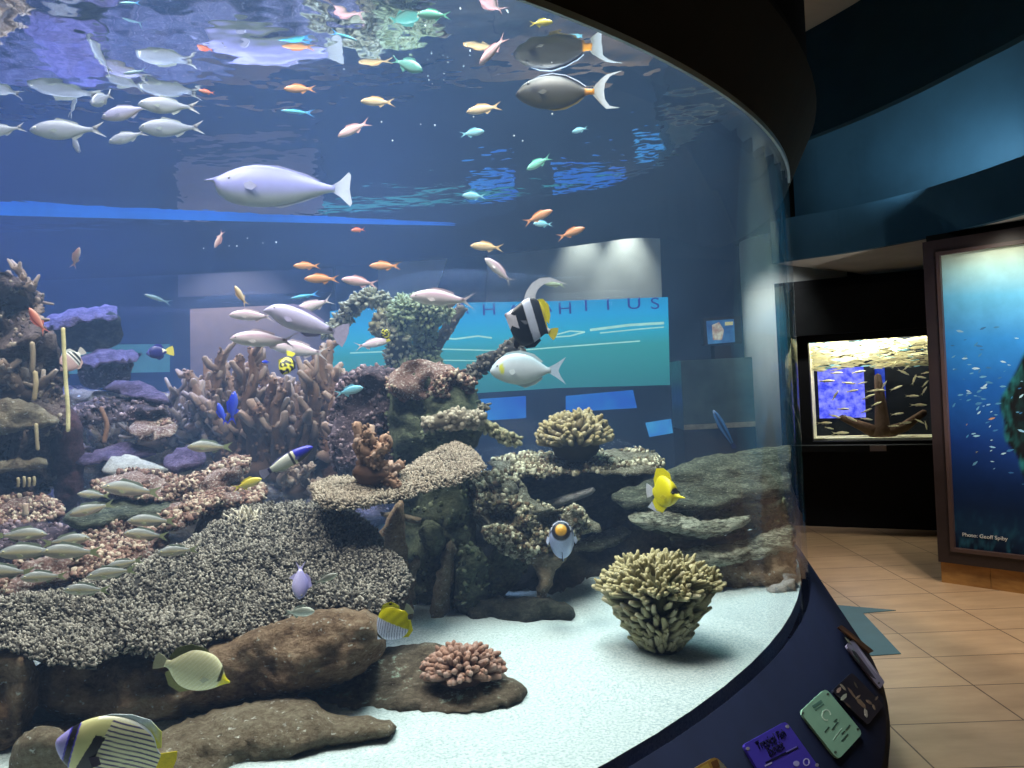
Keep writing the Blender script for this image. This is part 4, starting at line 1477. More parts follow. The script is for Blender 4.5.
# ---- branching corals
def colony(name, base, y, mains, col0, col1, label, cat, r0=.03, r1=.014, side=7, sl=.11, seed=0, depth=.35, group=None, wob=1.0):
    """antler coral: rough finger branches from a base; tips as seen in the photo, spread in depth"""
    y = y + .75
    rg_ = random.Random(seed)
    b0 = at(base[0], base[1], y)
    mb = MB()
    mb.blob(b0, (r0 * 2.6, r0 * 2.4, r0 * 1.6), col0, 12, 8, .4, 3, seed)
    tips = []
    for tx, ty in mains:
        tips += [(tx, ty), (tx + rg_.uniform(-9, 9), ty + rg_.uniform(4, 26))]
    for i, (tx, ty) in enumerate(tips):
        dy = rg_.uniform(-1, 1) * depth * .5
        tip = at(tx, ty, y + dy)
        mid = b0.lerp(tip, .5) + Vector((rg_.uniform(-1, 1), rg_.uniform(-1, 1), rg_.uniform(-.3, .5))) * (tip - b0).length * .14
        P = catmull([b0 + Vector((rg_.uniform(-2, 2), rg_.uniform(-1, 1), 0)) * r0, mid, mid.lerp(tip, .5) + Vector((rg_.uniform(-1, 1), 0, rg_.uniform(-1, 1))) * .025, tip], 5)
        n_ = len(P)
        k0 = rg_.uniform(.75, 1.1)
        R = [(r0 * (1 - k / (n_ - 1)) + r1 * k / (n_ - 1)) * k0 for k in range(n_)]
        mb.tube(P, R, 13, col0, col1, wob, seed + i)
        for s_ in range(side):
            k = rg_.randint(3, n_ - 2)
            d = (P[min(n_ - 1, k + 1)] - P[k - 1]).normalized()
            sd = Vector((rg_.uniform(-1, 1), rg_.uniform(-.9, .7), rg_.uniform(-.1, .9))).normalized()
            L = sl * rg_.uniform(.25, 1.1)
            e_ = P[k] + (sd + d * .7).normalized() * L
            m_ = P[k].lerp(e_, .5) + Vector((rg_.uniform(-.2, .2), 0, -.12)) * L
            mb.tube([P[k], m_, e_], [R[k] * .8, R[k] * .72, R[k] * .5], 7, mix(col0, col1, k / n_), mix(col1, (1, 1, 1), .10), wob, seed + 31 * s_)
        for s_ in range(46):
            k = rg_.randint(2, n_ - 1)
            d = Vector((rg_.gauss(0, 1), rg_.gauss(0, 1), rg_.gauss(0, 1))).normalized()
            f = k / n_
            mb.nub(P[k] + d * R[k] * .8, d, R[k] * .75, R[k] * .34, mix(col0, col1, f * .6), mix(col1, col0, rg_.random() * .5), 5, .6, rg_)
    o_ = mb.build(name, CORAL)
    return tag(o_, label, cat, group)


BR0, BR1 = S('#4a3830'), S('#8d6c5a')
colony('antler_coral', (232, 470), 2.62, [(196, 380), (188, 372), (208, 362), (222, 352), (214, 400), (236, 360), (246, 372)], BR0, BR1, 'pinkish brown antler coral with the longest slanting branches, at the left of its row', 'antler coral', seed=61, r0=.034, r1=.018)
colony('antler_coral', (262, 470), 2.58, [(240, 356), (252, 350), (262, 364), (274, 380), (280, 392), (250, 400)], S('#523c30'), S('#94705e'), 'upright brown antler coral below the pale pinkish fish', 'antler coral', seed=62, r0=.034, r1=.019)
colony('antler_coral', (294, 480), 2.54, [(284, 380), (296, 386), (306, 372), (316, 390), (290, 410)], S('#43332a'), S('#7e6050'), 'brown antler coral in the middle of its row, behind the bicolour fish', 'antler coral', seed=63, r0=.034, r1=.018)
colony('antler_coral', (322, 470), 2.66, [(322, 350), (330, 342), (314, 362), (334, 372), (318, 390), (342, 384)], S('#5a4436'), S('#9a7864'), 'tallest brown antler coral, a knobbly tower beside the arched coral', 'antler coral', seed=64, r0=.036, r1=.020)
colony('antler_coral', (345, 478), 2.50, [(340, 400), (350, 396), (358, 404), (362, 420), (334, 420), (326, 440)], S('#523a30'), S('#8e6854'), 'brown antler coral behind the small light blue fish', 'antler coral', seed=65, r0=.034, r1=.017)
colony('antler_coral', (372, 474), 1.46, [(386, 436), (382, 446), (402, 464), (368, 430), (356, 424)], S('#5e4436'), S('#ac8a74'), 'stubby tan antler coral at the edge of the smaller table coral', 'antler coral', seed=66, r0=.022, r1=.013, sl=.04, side=3, depth=.1)
colony('antler_coral', (190, 440), 2.76, [(176, 392), (186, 384), (170, 412), (200, 402), (180, 420)], S('#4a3c38'), S('#8a7068'), 'low mauve brown antler coral left of the row', 'antler coral', seed=67, r0=.028, r1=.016)
colony('antler_coral', (228, 450), 2.72, [(206, 420), (218, 410), (240, 420), (196, 436)], S('#3c3230'), S('#7a645c'), 'shaded brown antler coral under the deep blue fish', 'antler coral', seed=68, r0=.028, r1=.016)
colony('antler_coral', (150, 446), 2.70, [(128, 414), (138, 404), (150, 410), (164, 400), (172, 414)], S('#43352f'), S('#8a6e60'), 'low brown antler coral above the whitish rock', 'antler coral', seed=75, r0=.026, r1=.015, sl=.07, side=5)
colony('antler_coral', (106, 452), 2.75, [(86, 424), (96, 416), (108, 420), (120, 414), (126, 428)], S('#3e322e'), S('#80685c'), 'low dark antler coral right of the cream tube', 'antler coral', seed=76, r0=.024, r1=.013, sl=.07, side=5)
colony('antler_coral', (26, 300), 2.30, [(4, 278), (14, 268), (24, 276), (34, 284), (40, 300)], S('#5a463c'), S('#a48c7a'), 'twiggy brown antler coral crowning the craggy tower', 'antler coral', seed=77, r0=.022, r1=.012, sl=.07, side=5)
colony('antler_coral', (20, 396), 2.10, [(2, 362), (12, 350), (24, 356), (44, 362), (50, 378)], S('#4e3e36'), S('#968070'), 'ragged brown antler coral halfway up the craggy tower', 'antler coral', seed=78, r0=.022, r1=.012, sl=.07, side=5)
colony('antler_coral', (300, 492), 2.36, [(282, 462), (296, 458), (312, 468), (322, 480)], S('#503f36'), S('#98806f'), 'short brown coral stump below the bicolour fish', 'antler coral', seed=69, r0=.024, r1=.014, sl=.04)


def cluster(name, base, y, rx, rz, n, col0, col1, label, cat, stem=None, L=.06, r=.011, seed=0, up=.35, lo=-.2, twig=1, group=None, ry=None, rim=0.0, cone=1.0):
    """bushy coral: many short fingers radiating from a dome on a stem"""
    rg_ = random.Random(seed)
    b0 = at(base[0], base[1], y)
    ry = ry or rx * .8
    mb = MB()
    if stem:
        mb.tube([b0 + Vector((0, 0, -stem)), b0 + Vector((0, 0, -stem * .5)), b0 + Vector((0, 0, rz * .25))], [rx * .30, rx * .30, rx * .62], 14, mix(col0, (0, 0, 0), .25), col0, .3, seed)
    mb.blob(b0 + Vector((0, 0, rz * .1)), (rx * .72, ry * .72, rz * .72), mix(col0, (0, 0, 0), .3), 16, 10, .25, 3, seed)
    g = math.pi * (3 - math.sqrt(5))
    for i in range(n):
        zz = 1 - (1 - lo) * (i + .5) / n if cone == 1 else 1 - .85 * ((i + .5) / n) / .45
        if cone != 1 and i > n * .45:
            hh_ = ((i - n * .45) / (n * .55)) ** .75
            th = g * i + rg_.uniform(-.2, .2)
            hr = 1.0 - hh_ * .64
            o2 = Vector((math.cos(th), math.sin(th) * ry / rx, 0))
            p1 = b0 + o2 * rx * hr + Vector((0, 0, rz * .32 - hh_ * cone))
            dn = (o2 * .75 + Vector((rg_.uniform(-.3, .3), rg_.uniform(-.3, .3), rg_.uniform(.3, 1.1)))).normalized()
            p0 = p1 - dn * L * .5 - o2 * rx * .2
            e_ = p1 + dn * L * rg_.uniform(.2, .55)
            mb.tube([p0, p1, e_], [r * 1.3, r * 1.15, r * .75], 7, mix(col0, col1, .25), mix(col1, (1, 1, 1), rg_.uniform(0, .15)), .25, seed + i)  # paler base colour on lower fingers offsets the shade under the dome
            continue
        rr = math.sqrt(max(0, 1 - zz * zz))
        th = g * i + rg_.uniform(-.2, .2)
        d = Vector((rr * math.cos(th), rr * math.sin(th), zz))
        zc_ = rz * (cone if d.z < 0 else 1)
        p0 = b0 + Vector((d.x * rx * .6, d.y * ry * .6, d.z * zc_ * .6 + rz * .1))
        p1 = b0 + Vector((d.x * rx, d.y * ry, d.z * zc_ + rz * .1)) * 1.0
        dirn = (p1 - b0 + Vector((0, 0, up * rz))).normalized()
        ll = L * rg_.uniform(.6, 1.15)
        e_ = p1 + (dirn + Vector((rg_.uniform(-.3, .3), rg_.uniform(-.3, .3), rg_.uniform(-.2, .3)))).normalized() * ll * .5
        mb.tube([p0, p0.lerp(e_, .55), e_], [r * 1.25, r * 1.1, r * .75], 7, col0, mix(col1, (1, 1, 1), rg_.uniform(0, .12)), .25, seed + i)
        for q_ in range(twig):
            m_ = p0.lerp(e_, rg_.uniform(.55, .8))
            s_ = (dirn + Vector((rg_.uniform(-1, 1), rg_.uniform(-1, 1), rg_.uniform(-.3, .8)))).normalized()
            mb.tube([m_, m_ + s_ * ll * .30, m_ + s_ * ll * .55], [r * .9, r * .8, r * .6], 6, mix(col0, col1, .4), col1, .2, seed + i + 7)
    o_ = mb.build(name, CORAL)
    return tag(o_, label, cat, group)


cluster('staghorn_coral', (659, 597), 2.05, .150, .080, 420, S('#5c5a38'), S('#bdb488'), 'bushy yellow cream staghorn coral standing alone on the white sand', 'coral', stem=.145, L=.055, r=.0066, seed=71, up=.3, lo=-.86, twig=2, cone=.155)
cluster('cauliflower_coral', (575, 446), 2.84, .122, .095, 170, S('#40381f'), S('#a89a70'), 'yellow brown cauliflower coral on top of the wide flat plate', 'coral', L=.055, r=.0105, seed=72, lo=.0, twig=1)
cluster('cauliflower_coral', (463, 674), 1.86, .092, .052, 130, S('#54392f'), S('#a5806e'), 'low pinkish brown cauliflower coral on the front rock slab', 'coral', L=.026, r=.0085, seed=73, lo=-.05, twig=1)
cluster('feather_coral', (245, 531), 2.22, .038, .035, 80, S('#a39a84'), S('#e6ddc8'), 'white feathery coral tuft at the edge of the large table coral', 'coral', L=.05, r=.0032, seed=74, lo=-.3, twig=1)


def knobbly(name, path, y, radii, col0, col1, nn_, label, cat, seed=0, nh=.02, nr=.008, yj=0.0):
    """an arm of coral covered in small leafy knobs; path in picture coordinates at distance y"""
    rg_ = random.Random(seed)
    P = catmull([at(a, b_, y + yj * math.sin(i * 1.7)) for i, (a, b_) in enumerate(path)], 6)
    n_ = len(P)
    R = [float(np.interp(i / (n_ - 1), np.linspace(0, 1, len(radii)), radii)) for i in range(n_)]
    mb = MB()
    mb.tube(P, R, 9, col0, col0, .4, seed)
    for k in range(nn_):
        f = rg_.random() * (n_ - 1)
        i = min(n_ - 2, int(f))
        p = P[i].lerp(P[i + 1], f - i)
        d = Vector((rg_.gauss(0, 1), rg_.gauss(0, 1), rg_.gauss(0, 1))).normalized()
        mb.nub(p + d * R[i] * .8, d, nh * rg_.uniform(.5, 1.4), nr * rg_.uniform(.6, 1.4), mix(col0, col1, .3), mix(col1, col0, rg_.random() * .5), 6, .6, rg_)
    o_ = mb.build(name, CORAL)
    return tag(o_, label, cat)


knobbly('arched_coral', [(326, 334), (340, 322), (352, 308), (368, 298), (382, 300), (390, 312), (388, 328), (398, 340), (396, 362)], 3.6, [.02, .03, .032, .028, .032, .035, .045, .05], S('#38382f'), S('#a8a48c'), 1100, 'arched knobbly coral curving over the blue water beside the antler corals', 'coral', 81, .03, .009, .05)
knobbly('arched_coral', [(384, 316), (378, 322), (376, 332)], 3.57, [.03, .025, .015], S('#55513f'), S('#a89f80'), 60, 'short knobbly coral stub hanging inside the arch', 'coral', 82, .03, .012)
knobbly('leafy_coral', [(408, 376), (402, 350), (400, 330), (401, 314), (404, 304)], 3.6, [.06, .048, .045, .045, .03], S('#303a28'), S('#96a07c'), 1100, 'green leafy coral trunk, left of the pair above the pillar', 'coral', 83, .034, .0085, .06)
knobbly('leafy_coral', [(428, 376), (427, 350), (425, 330), (427, 314), (424, 306)], 3.65, [.07, .05, .045, .05, .03], S('#303a28'), S('#8f9872'), 1100, 'green leafy coral trunk, right of the pair above the pillar', 'coral', 84, .034, .0085, .06)
knobbly('leafy_coral', [(404, 312), (418, 306), (436, 308), (446, 314)], 3.58, [.035, .045, .04, .02], S('#3c4634'), S('#a0a684'), 700, 'leafy green crown lying across the top of the two trunks', 'coral', 85, .032, .009)
knobbly('branch_coral', [(424, 362), (440, 340), (452, 322), (462, 308)], 3.7, [.035, .03, .028, .024], S('#5c5046'), S('#94806e'), 60, 'bare brown coral branch slanting up beside the green leafy trunks', 'coral', 86, .012, .008)
knobbly('branch_coral', [(462, 386), (472, 374), (484, 364), (498, 356), (510, 350), (518, 346)], 2.9, [.008, .02, .028, .03, .026, .016], S('#2e2c2a'), S('#6d685f'), 260, 'dark bristly coral branch reaching under the striped bannerfish', 'coral', 87, .022, .008)
knobbly('branch_coral', [(428, 424), (444, 420), (458, 419), (472, 420), (480, 416)], 2.50, [.02, .028, .03, .026, .012], S('#6a6354'), S('#b4ab98'), 170, 'pale crusted coral ledge across the front of the green pillar', 'coral', 88, .018, .009)
knobbly('branch_coral', [(482, 424), (492, 430), (504, 437), (516, 441)], 2.52, [.016, .018, .018, .014], S('#5c5844'), S('#b8b48e'), 130, 'thin bumpy coral twig pointing out from the green pillar', 'coral', 89, .016, .007)
knobbly('branch_coral', [(482, 424), (478, 414), (486, 406)], 2.54, [.014, .012, .008], S('#3a3a32'), S('#7d7a68'), 50, 'short dark coral twig rising beside the crusted ledge', 'coral', 90, .014, .006)

# worm tubes, reflection strip and reeds at the left
def stick(name, pts_, y, r, c0, c1, label, cat, group=None):
    mb = MB()
    P = catmull([at(a, b_, y) for a, b_ in pts_], 5)
    mb.tube(P, [r] * len(P), 8, c0, c1, .15, 3)
    return tag(mb.build(name, CORAL), label, cat, group)


stick('reflected_strip', [(63, 328), (64, 350), (66, 385), (68, 410), (68, 431)], 2.55, .0065, S('#d8c890'), S('#ece0ac'), 'tall cream yellow tube standing in for a glass reflection at the left of the reef', 'tube sponge')  # thin tube added in place of a bright strip reflected in the glass
for i, (x, y0, y1) in enumerate(((18, 478, 487), (24, 477, 487), (29, 478, 487), (34, 477, 486))):
    stick('worm_tube', [(x, y1), (x + .5, (y0 + y1) / 2), (x, y0)], 2.6, .005, S('#8a7c64'), S('#b8a884'), 'short tan worm tube standing in a row on the lower tan ledge', 'worm tube', 'worm tubes on the lower tan ledge')
stick('sponge_rod', [(32, 372), (33, 355), (32, 343)], 2.7, .009, S('#7a6a58'), S('#a8947a'), 'stubby tan rod on the craggy tower left of the cream reflection strip', 'tube sponge')
stick('sponge_rod', [(34, 400), (36, 385), (35, 372)], 2.68, .008, S('#a08c6c'), S('#c4ad86'), 'paler tan rod below the stubby one on the craggy tower', 'tube sponge')
stick('sponge_rod', [(38, 450), (37, 440), (36, 424)], 2.62, .006, S('#9a8a70'), S('#b8a684'), 'thin tan twig hanging between the tan ledges', 'tube sponge')
stick('sponge_rod', [(104, 442), (107, 425), (101, 408)], 2.8, .008, S('#a07860'), S('#7a5c50'), 'pinkish tan root on the dark wall right of the cream reflection strip', 'tube sponge')
stick('sponge_rod', [(25, 504), (26, 515)], 2.44, .009, S('#b09888'), S('#c8b4a0'), 'pale rod on the pinkish shelf at the far left', 'tube sponge')

# ================================================================== FISH
SP = {}


def interp(P, t, k):
    ts = [p[0] for p in P]
    # smooth (monotone-ish) interpolation of the profile
    i = max(0, min(len(P) - 2, int(np.searchsorted(ts, t)) - 1))
    a, b_ = P[i], P[i + 1]
    f = (t - a[0]) / (b_[0] - a[0]) if b_[0] > a[0] else 0
    f = min(1, max(0, f))
    m0 = (P[i + 1][k] - P[max(0, i - 1)][k]) / max(1e-6, (P[i + 1][0] - P[max(0, i - 1)][0]))
    m1 = (P[min(len(P) - 1, i + 2)][k] - P[i][k]) / max(1e-6, (P[min(len(P) - 1, i + 2)][0] - P[i][0]))
    h = b_[0] - a[0]
    f2, f3 = f * f, f ** 3
    return (2 * f3 - 3 * f2 + 1) * a[k] + (f3 - 2 * f2 + f) * h * m0 + (-2 * f3 + 3 * f2) * b_[k] + (f3 - f2) * h * m1


def fin_mesh(name, poly, col, th=.008, y0=0.0, rot=None):
    """a thin fin: outline (t, z) in body lengths, thin plate with a little thickness"""
    P = [(.5 - t, z) for t, z in poly]
    V = [Vector((x, y0 - th / 2, z)) for x, z in P] + [Vector((x, y0 + th / 2, z)) for x, z in P]
    n_ = len(P)
    F = [tuple(range(n_)), tuple(range(2 * n_ - 1, n_ - 1, -1))] + [(i, i + n_, (i + 1) % n_ + n_, (i + 1) % n_) for i in range(n_)]
    if rot:
        piv, ax, an = rot
        pv = Vector((.5 - piv[0], y0, piv[1]))
        Rm = Matrix.Rotation(an, 3, ax)
        V = [pv + Rm @ (v_ - pv) for v_ in V]
    if callable(col):
        C = [col(.5 - x, z) for x, z in P] * 2
    else:
        C = [col] * (2 * n_)
    return V, F, C


def species(name, prof, w, col, fins, eye=None, pect=None, res=(26, 14), tend=None):
    """prof: (t, top, bottom); w: half width; col(t, k, z): colour with k=-1 belly .. 1 back; fins: {part: (outline, colour)}"""
    mb = MB()
    t0_, t1_ = prof[0][0], tend or prof[-1][0]
    nr, ns_ = res
    V, C, F = [], [], []
    for i in range(nr + 1):
        f = i / nr
        t = t0_ + (t1_ - t0_) * (f * f * .35 + f * .65)
        a, b_ = interp(prof, t, 1), interp(prof, t, 2)
        zc, hh = (a + b_) / 2, max(.0015, (a - b_) / 2)
        s_ = (t - t0_) / (t1_ - t0_)
        wid = w * (math.sin(math.pi * min(1, s_ * .92 + .04) ** .62)) ** .8
        wid = min(wid, hh * .95)
        for k in range(ns_):
            th = 2 * math.pi * k / ns_
            V.append(Vector((.5 - t, wid * math.cos(th), zc + hh * math.sin(th))))
            C.append(col(t, math.sin(th), zc + hh * math.sin(th)))
    for i in range(nr):
        for k in range(ns_):
            k2 = (k + 1) % ns_
            F.append((i * ns_ + k, i * ns_ + k2, (i + 1) * ns_ + k2, (i + 1) * ns_ + k))
    F.append(tuple(range(ns_ - 1, -1, -1)))
    F.append(tuple(nr * ns_ + k for k in range(ns_)))
    body = mesh(name, V, F, FISH, C)
    parts = []
    for pn, (poly, fc) in fins.items():
        fv, ff, fcc = fin_mesh(pn, poly, fc)
        parts.append((pn.split('#')[0], mesh(pn, fv, ff, FIN, fcc, False)))
    if pect:
        poly, fc, yy = pect
        for sgn in (1, -1):
            fv, ff, fcc = fin_mesh('pectoral_fin', poly, fc, .006, sgn * yy, (poly[0], 'Z', -sgn * .45))
            parts.append(('pectoral_fin', mesh('pectoral_fin', fv, ff, FIN, fcc, False)))
    if eye:
        et, ez, er, ecol = eye
        a, b_ = interp(prof, et, 1), interp(prof, et, 2)
        s_ = (et - t0_) / (t1_ - t0_)
        wid = w * (math.sin(math.pi * min(1, s_ * .92 + .04) ** .62)) ** .8
        wid = min(wid, (a - b_) / 2 * .95)
        kk = (ez - (a + b_) / 2) / ((a - b_) / 2)
        yy = wid * math.sqrt(max(.05, 1 - kk * kk))
        for sgn in (1, -1):
            e_ = MB()
            c_ = (.5 - et, sgn * (yy - er * .35), ez)
            e_.blob(c_, (er, er * .7, er), ecol, 12, 8)
            parts.append(('eye', mesh('eye', e_.V, e_.F, FISH, e_.C, True, False)))
            e_ = MB()
            e_.blob((c_[0], c_[1] + sgn * er * .32, ez), (er * .55, er * .5, er * .55), S('#08080a'), 10, 6)
            parts.append(('pupil', mesh('pupil', e_.V, e_.F, FISH, e_.C, True, False)))
    # one-piece mesh for fish too small to show parts
    V2 = [v_.co.copy() for v_ in body.vertices]
    F2 = [tuple(p.vertices) for p in body.polygons]
    C2 = [tuple(c_.color[:3]) for c_ in body.color_attributes['Col'].data]
    for pn, me in parts:
        o_ = len(V2)
        V2 += [v_.co.copy() for v_ in me.vertices]
        F2 += [tuple(i + o_ for i in p.vertices) for p in me.polygons]
        C2 += [tuple(c_.color[:3]) for c_ in me.color_attributes['Col'].data]
    nbp = len(body.polygons)
    whole = mesh(name, V2, F2, FISH, C2, True, False)
    for p in whole.polygons:
        p.use_smooth = p.index < nbp
    SP[name] = (body, parts, whole)


def fish(sp, nm, px, py, y, Lpx, ang, label, yaw=0, cat='fish', group=None, parts=True, top=None):
    body, prt, whole = SP[sp]
    if ray(px, py).z > 0:      # keep the fish under the water surface
        y = min(y, (Z_SURF - .07 - CAMZ) / ray(px, py).z)
    c_ = at(px, py, y)
    v_ = ray(px, py).normalized()
    r_ = Vector((CR, 0, -SR))
    r_ = (r_ - v_ * r_.dot(v_)).normalized()
    u_ = r_.cross(v_).normalized()
    a, yw = math.radians(ang), math.radians(yaw)
    Fw = (r_ * math.cos(a) + u_ * math.sin(a)) * math.cos(yw) - v_ * math.sin(yw)
    Fw.normalize()
    U = top if top is not None else Vector((0, 0, 1))
    if top == 'perp':
        U = (r_ * -math.sin(a) + u_ * math.cos(a))
    elif top == 'perp-':
        U = -(r_ * -math.sin(a) + u_ * math.cos(a))
    if top is None and abs(math.sin(a)) > .85 and abs(yaw) < 40:
        U = (r_ * -math.sin(a) + u_ * math.cos(a))
    U = (U - Fw * U.dot(Fw)).normalized()
    Yx = U.cross(Fw)
    F0 = r_ * math.cos(a) + u_ * math.sin(a)

    def proj(p):
        d_ = p - Vector((0, 0, CAMZ))
        X_, Z_ = CR * d_.x - SR * d_.z, SR * d_.x + CR * d_.z
        return Vector((X_ / d_.y, Z_ / d_.y)) * FPX
    L = Lpx / ((proj(c_ + F0 * .02) - proj(c_ - F0 * .02)).length / .04)
    o_ = bpy.data.objects.new(nm, body if parts else whole)
    COL.objects.link(o_)
    R_ = Matrix((Fw, Yx, U)).transposed()
    o_.matrix_world = Matrix.Translation(c_) @ R_.to_4x4() @ Matrix.Diagonal((L, L, L, 1))
    if parts:
        for pn, me in prt:
            k = bpy.data.objects.new(pn, me)
            COL.objects.link(k)
            k.parent = last if pn == 'pupil' else o_
            last = k
    return tag(o_, label, cat, group)


def tailfork(t, z0, sp_, notch=.06, end=1.0, mid=.10):
    return [(t, z0), (t + (end - t) * .45, sp_ * .55), (end, sp_), (end - mid + .02, sp_ * .35), (end - mid - notch * .3, 0), (end - mid + .02, -sp_ * .35), (end, -sp_), (t + (end - t) * .45, -sp_ * .55), (t, -z0)]


def tailround(t, z0, sp_, end=1.0):
    return [(t, z0), (t + (end - t) * .5, sp_ * .8), (end - .02, sp_), (end, sp_ * .4), (end, -sp_ * .4), (end - .02, -sp_), (t + (end - t) * .5, -sp_ * .8), (t, -z0)]


def countershade(back, side, belly, stripe=None):
    def f(t, k, z):
        c_ = mix(side, back, sstep(.2, .9, k)) if k > 0 else mix(side, belly, sstep(.1, .8, -k))
        if stripe and abs(k - stripe[0]) < stripe[1]:
            c_ = mix(c_, stripe[2], .7)
        return c_
    return f


YEL, WHT, BLK = S('#e8d818'), S('#eef0f4'), S('#101014')
EYEW = S('#c9c4b4')

# silver school: oval silvery fish, tail barred black and white
P_SIL = [(0, .0, -.004), (.03, .045, -.035), (.10, .09, -.075), (.22, .135, -.125), (.38, .15, -.145), (.52, .125, -.12), (.66, .07, -.07), (.76, .038, -.038), (.84, .034, -.034)]


def tail_bar(t, z):
    return S('#f0f2f6') if abs(z) > .06 else S('#2a2c3a')


species('silver_fish', P_SIL, .062, countershade(S('#6c7690'), S('#989eb2'), S('#bcc2bc')), {
    'tail_fin': (tailfork(.80, .034, .12, .05), tail_bar),
    'dorsal_fin': ([(.33, .142), (.38, .185), (.46, .165), (.58, .13), (.64, .105), (.66, .07), (.5, .12)], S('#a8b0b0')),
    'anal_fin': ([(.52, -.115), (.56, -.155), (.66, -.10), (.70, -.055), (.6, -.09)], S('#b8c0bc'))},
    (.075, .025, .028, S('#d0d4d4')), ([(.24, -.02), (.33, .0), (.38, -.035), (.34, -.06)], S('#b8c2c2'), .055))
species('violet_silver_fish', P_SIL, .062, countershade(S('#7274a0'), S('#9c9cc4'), S('#bcb4b0')), {
    'tail_fin': (tailfork(.80, .034, .12, .05), tail_bar),
    'dorsal_fin': ([(.33, .142), (.38, .185), (.46, .165), (.58, .13), (.64, .105), (.66, .07), (.5, .12)], S('#a4a4c4')),
    'anal_fin': ([(.52, -.115), (.56, -.155), (.66, -.10), (.70, -.055), (.6, -.09)], S('#b4b4cc'))},
    (.075, .025, .028, S('#d0d4d4')), ([(.24, -.02), (.33, .0), (.38, -.035), (.34, -.06)], S('#b4b4d0'), .055))

# grey snapper resting over the reef
species('snapper', [(0, .0, -.01), (.05, .05, -.045), (.13, .10, -.085), (.26, .145, -.115), (.42, .145, -.12), (.58, .105, -.095), (.70, .06, -.06), (.80, .036, -.036)], .075,
        countershade(S('#7a7f80'), S('#a9aaa4'), S('#d6d2c2'), (-.1, .12, S('#d8c690'))), {
    'tail_fin': (tailfork(.77, .036, .12, .04), S('#9aa37a')),
    'dorsal_fin': ([(.26, .14), (.32, .20), (.45, .175), (.6, .15), (.68, .10), (.66, .07), (.45, .13)], S('#8c988a')),
    'anal_fin': ([(.54, -.105), (.58, -.15), (.67, -.10), (.70, -.06)], S('#9aa48e'))},
    (.10, .035, .022, S('#d6cf9c')), ([(.27, -.02), (.36, -.01), (.42, -.05), (.35, -.07)], S('#b4b894'), .066))

# pale pink snapper with a dark saddle by the tail
def pinkish(t, k, z):
    c_ = countershade(S('#c0aebe'), S('#ddd0d6'), S('#e6e2e0'), (.35, .14, S('#c79fb8')))(t, k, z)
    return mix(c_, S('#4a3440'), .9) if .755 < t < .825 and k > -.2 else c_


species('pale_fish', [(0, .0, -.008), (.05, .055, -.045), (.14, .10, -.08), (.30, .135, -.105), (.48, .125, -.105), (.64, .08, -.075), (.76, .045, -.045), (.84, .034, -.034)], .07,
        pinkish, {
    'tail_fin': (tailfork(.81, .034, .14, .08, 1, .13), S('#d6cfd4')),
    'dorsal_fin': ([(.28, .13), (.34, .17), (.5, .155), (.66, .11), (.66, .07), (.5, .115)], S('#cbbac6')),
    'anal_fin': ([(.56, -.09), (.60, -.14), (.68, -.09), (.70, -.055)], S('#d6cad0'))},
    (.09, .03, .018, S('#d8c8cc')), ([(.26, -.02), (.36, .0), (.40, -.04), (.34, -.06)], S('#e0d6da'), .062))


def small(nm, back, side, belly, w=.06, h=1.0, tail=None, eye=True, fork=.13, res=(14, 10)):
    P = [(0, .0, -.006), (.05, .05 * h, -.045 * h), (.16, .10 * h, -.09 * h), (.33, .132 * h, -.122 * h), (.52, .11 * h, -.10 * h), (.68, .06 * h, -.058 * h), (.79, .035, -.033)]
    species(nm, P, w, countershade(back, side, belly), {
        'tail_fin': (tailfork(.75, .033, fork, .07, 1, .14), tail or side),
        'dorsal_fin': ([(.26, .12 * h), (.34, .18 * h), (.55, .15 * h), (.68, .09 * h), (.62, .06 * h), (.42, .11 * h)], mix(back, side, .5)),
        'anal_fin': ([(.5, -.09 * h), (.56, -.16 * h), (.68, -.08 * h), (.64, -.05 * h)], side)},
        (.09, .03 * h, .022, EYEW) if eye else None, None, res)


small('orange_fish', S('#c9784a'), S('#d99a70'), S('#e0b498'))
small('peach_fish', S('#c9a070'), S('#dcbf94'), S('#e0cfb4'))
small('pink_fish', S('#b88a94'), S('#d8b0b4'), S('#e4d2d2'))
small('red_fish', S('#c4503c'), S('#d97a64'), S('#e0a08c'))
small('green_chromis', S('#4fb8a0'), S('#84dcc4'), S('#b4ecdc'), .06, 1.15)
small('blue_chromis', S('#5aa8cc'), S('#8cd0e4'), S('#b8e4ee'), .06, 1.2)
small('bluegrey_fish', S('#486a84'), S('#6a8ca2'), S('#9ab4c0'), .05, .62)
small('cyan_thin_fish', S('#3a9ad0'), S('#5ac4e8'), S('#a8e0f0'), .04, .45, S('#5aa8f0'))
small('deepblue_fish', S('#2838c8'), S('#3a50e8'), S('#5a70f0'), .06, 1.1, S('#2a3ce0'))
small('yellow_fish', S('#d8c43c'), S('#e6d860'), S('#f0e8a0'), .06, 1.2)
small('green_round_fish', S('#3f7a78'), S('#5fa49c'), S('#8cc4b8'), .07, 1.6)
small('lilac_fish', S('#8a86c4'), S('#a8a4d8'), S('#b8b4e0'), .09, 1.7)
small('grey_fish', S('#7a7c74'), S('#a0a094'), S('#c0bca8'), .07, 1.1)
small('greengrey_fish', S('#8aa48c'), S('#b4c8ac'), S('#d0dcc4'), .06, 1.0)
small('white_fish', S('#c8d0c4'), S('#dfe6d8'), S('#eef0e6'), .06, 1.3)

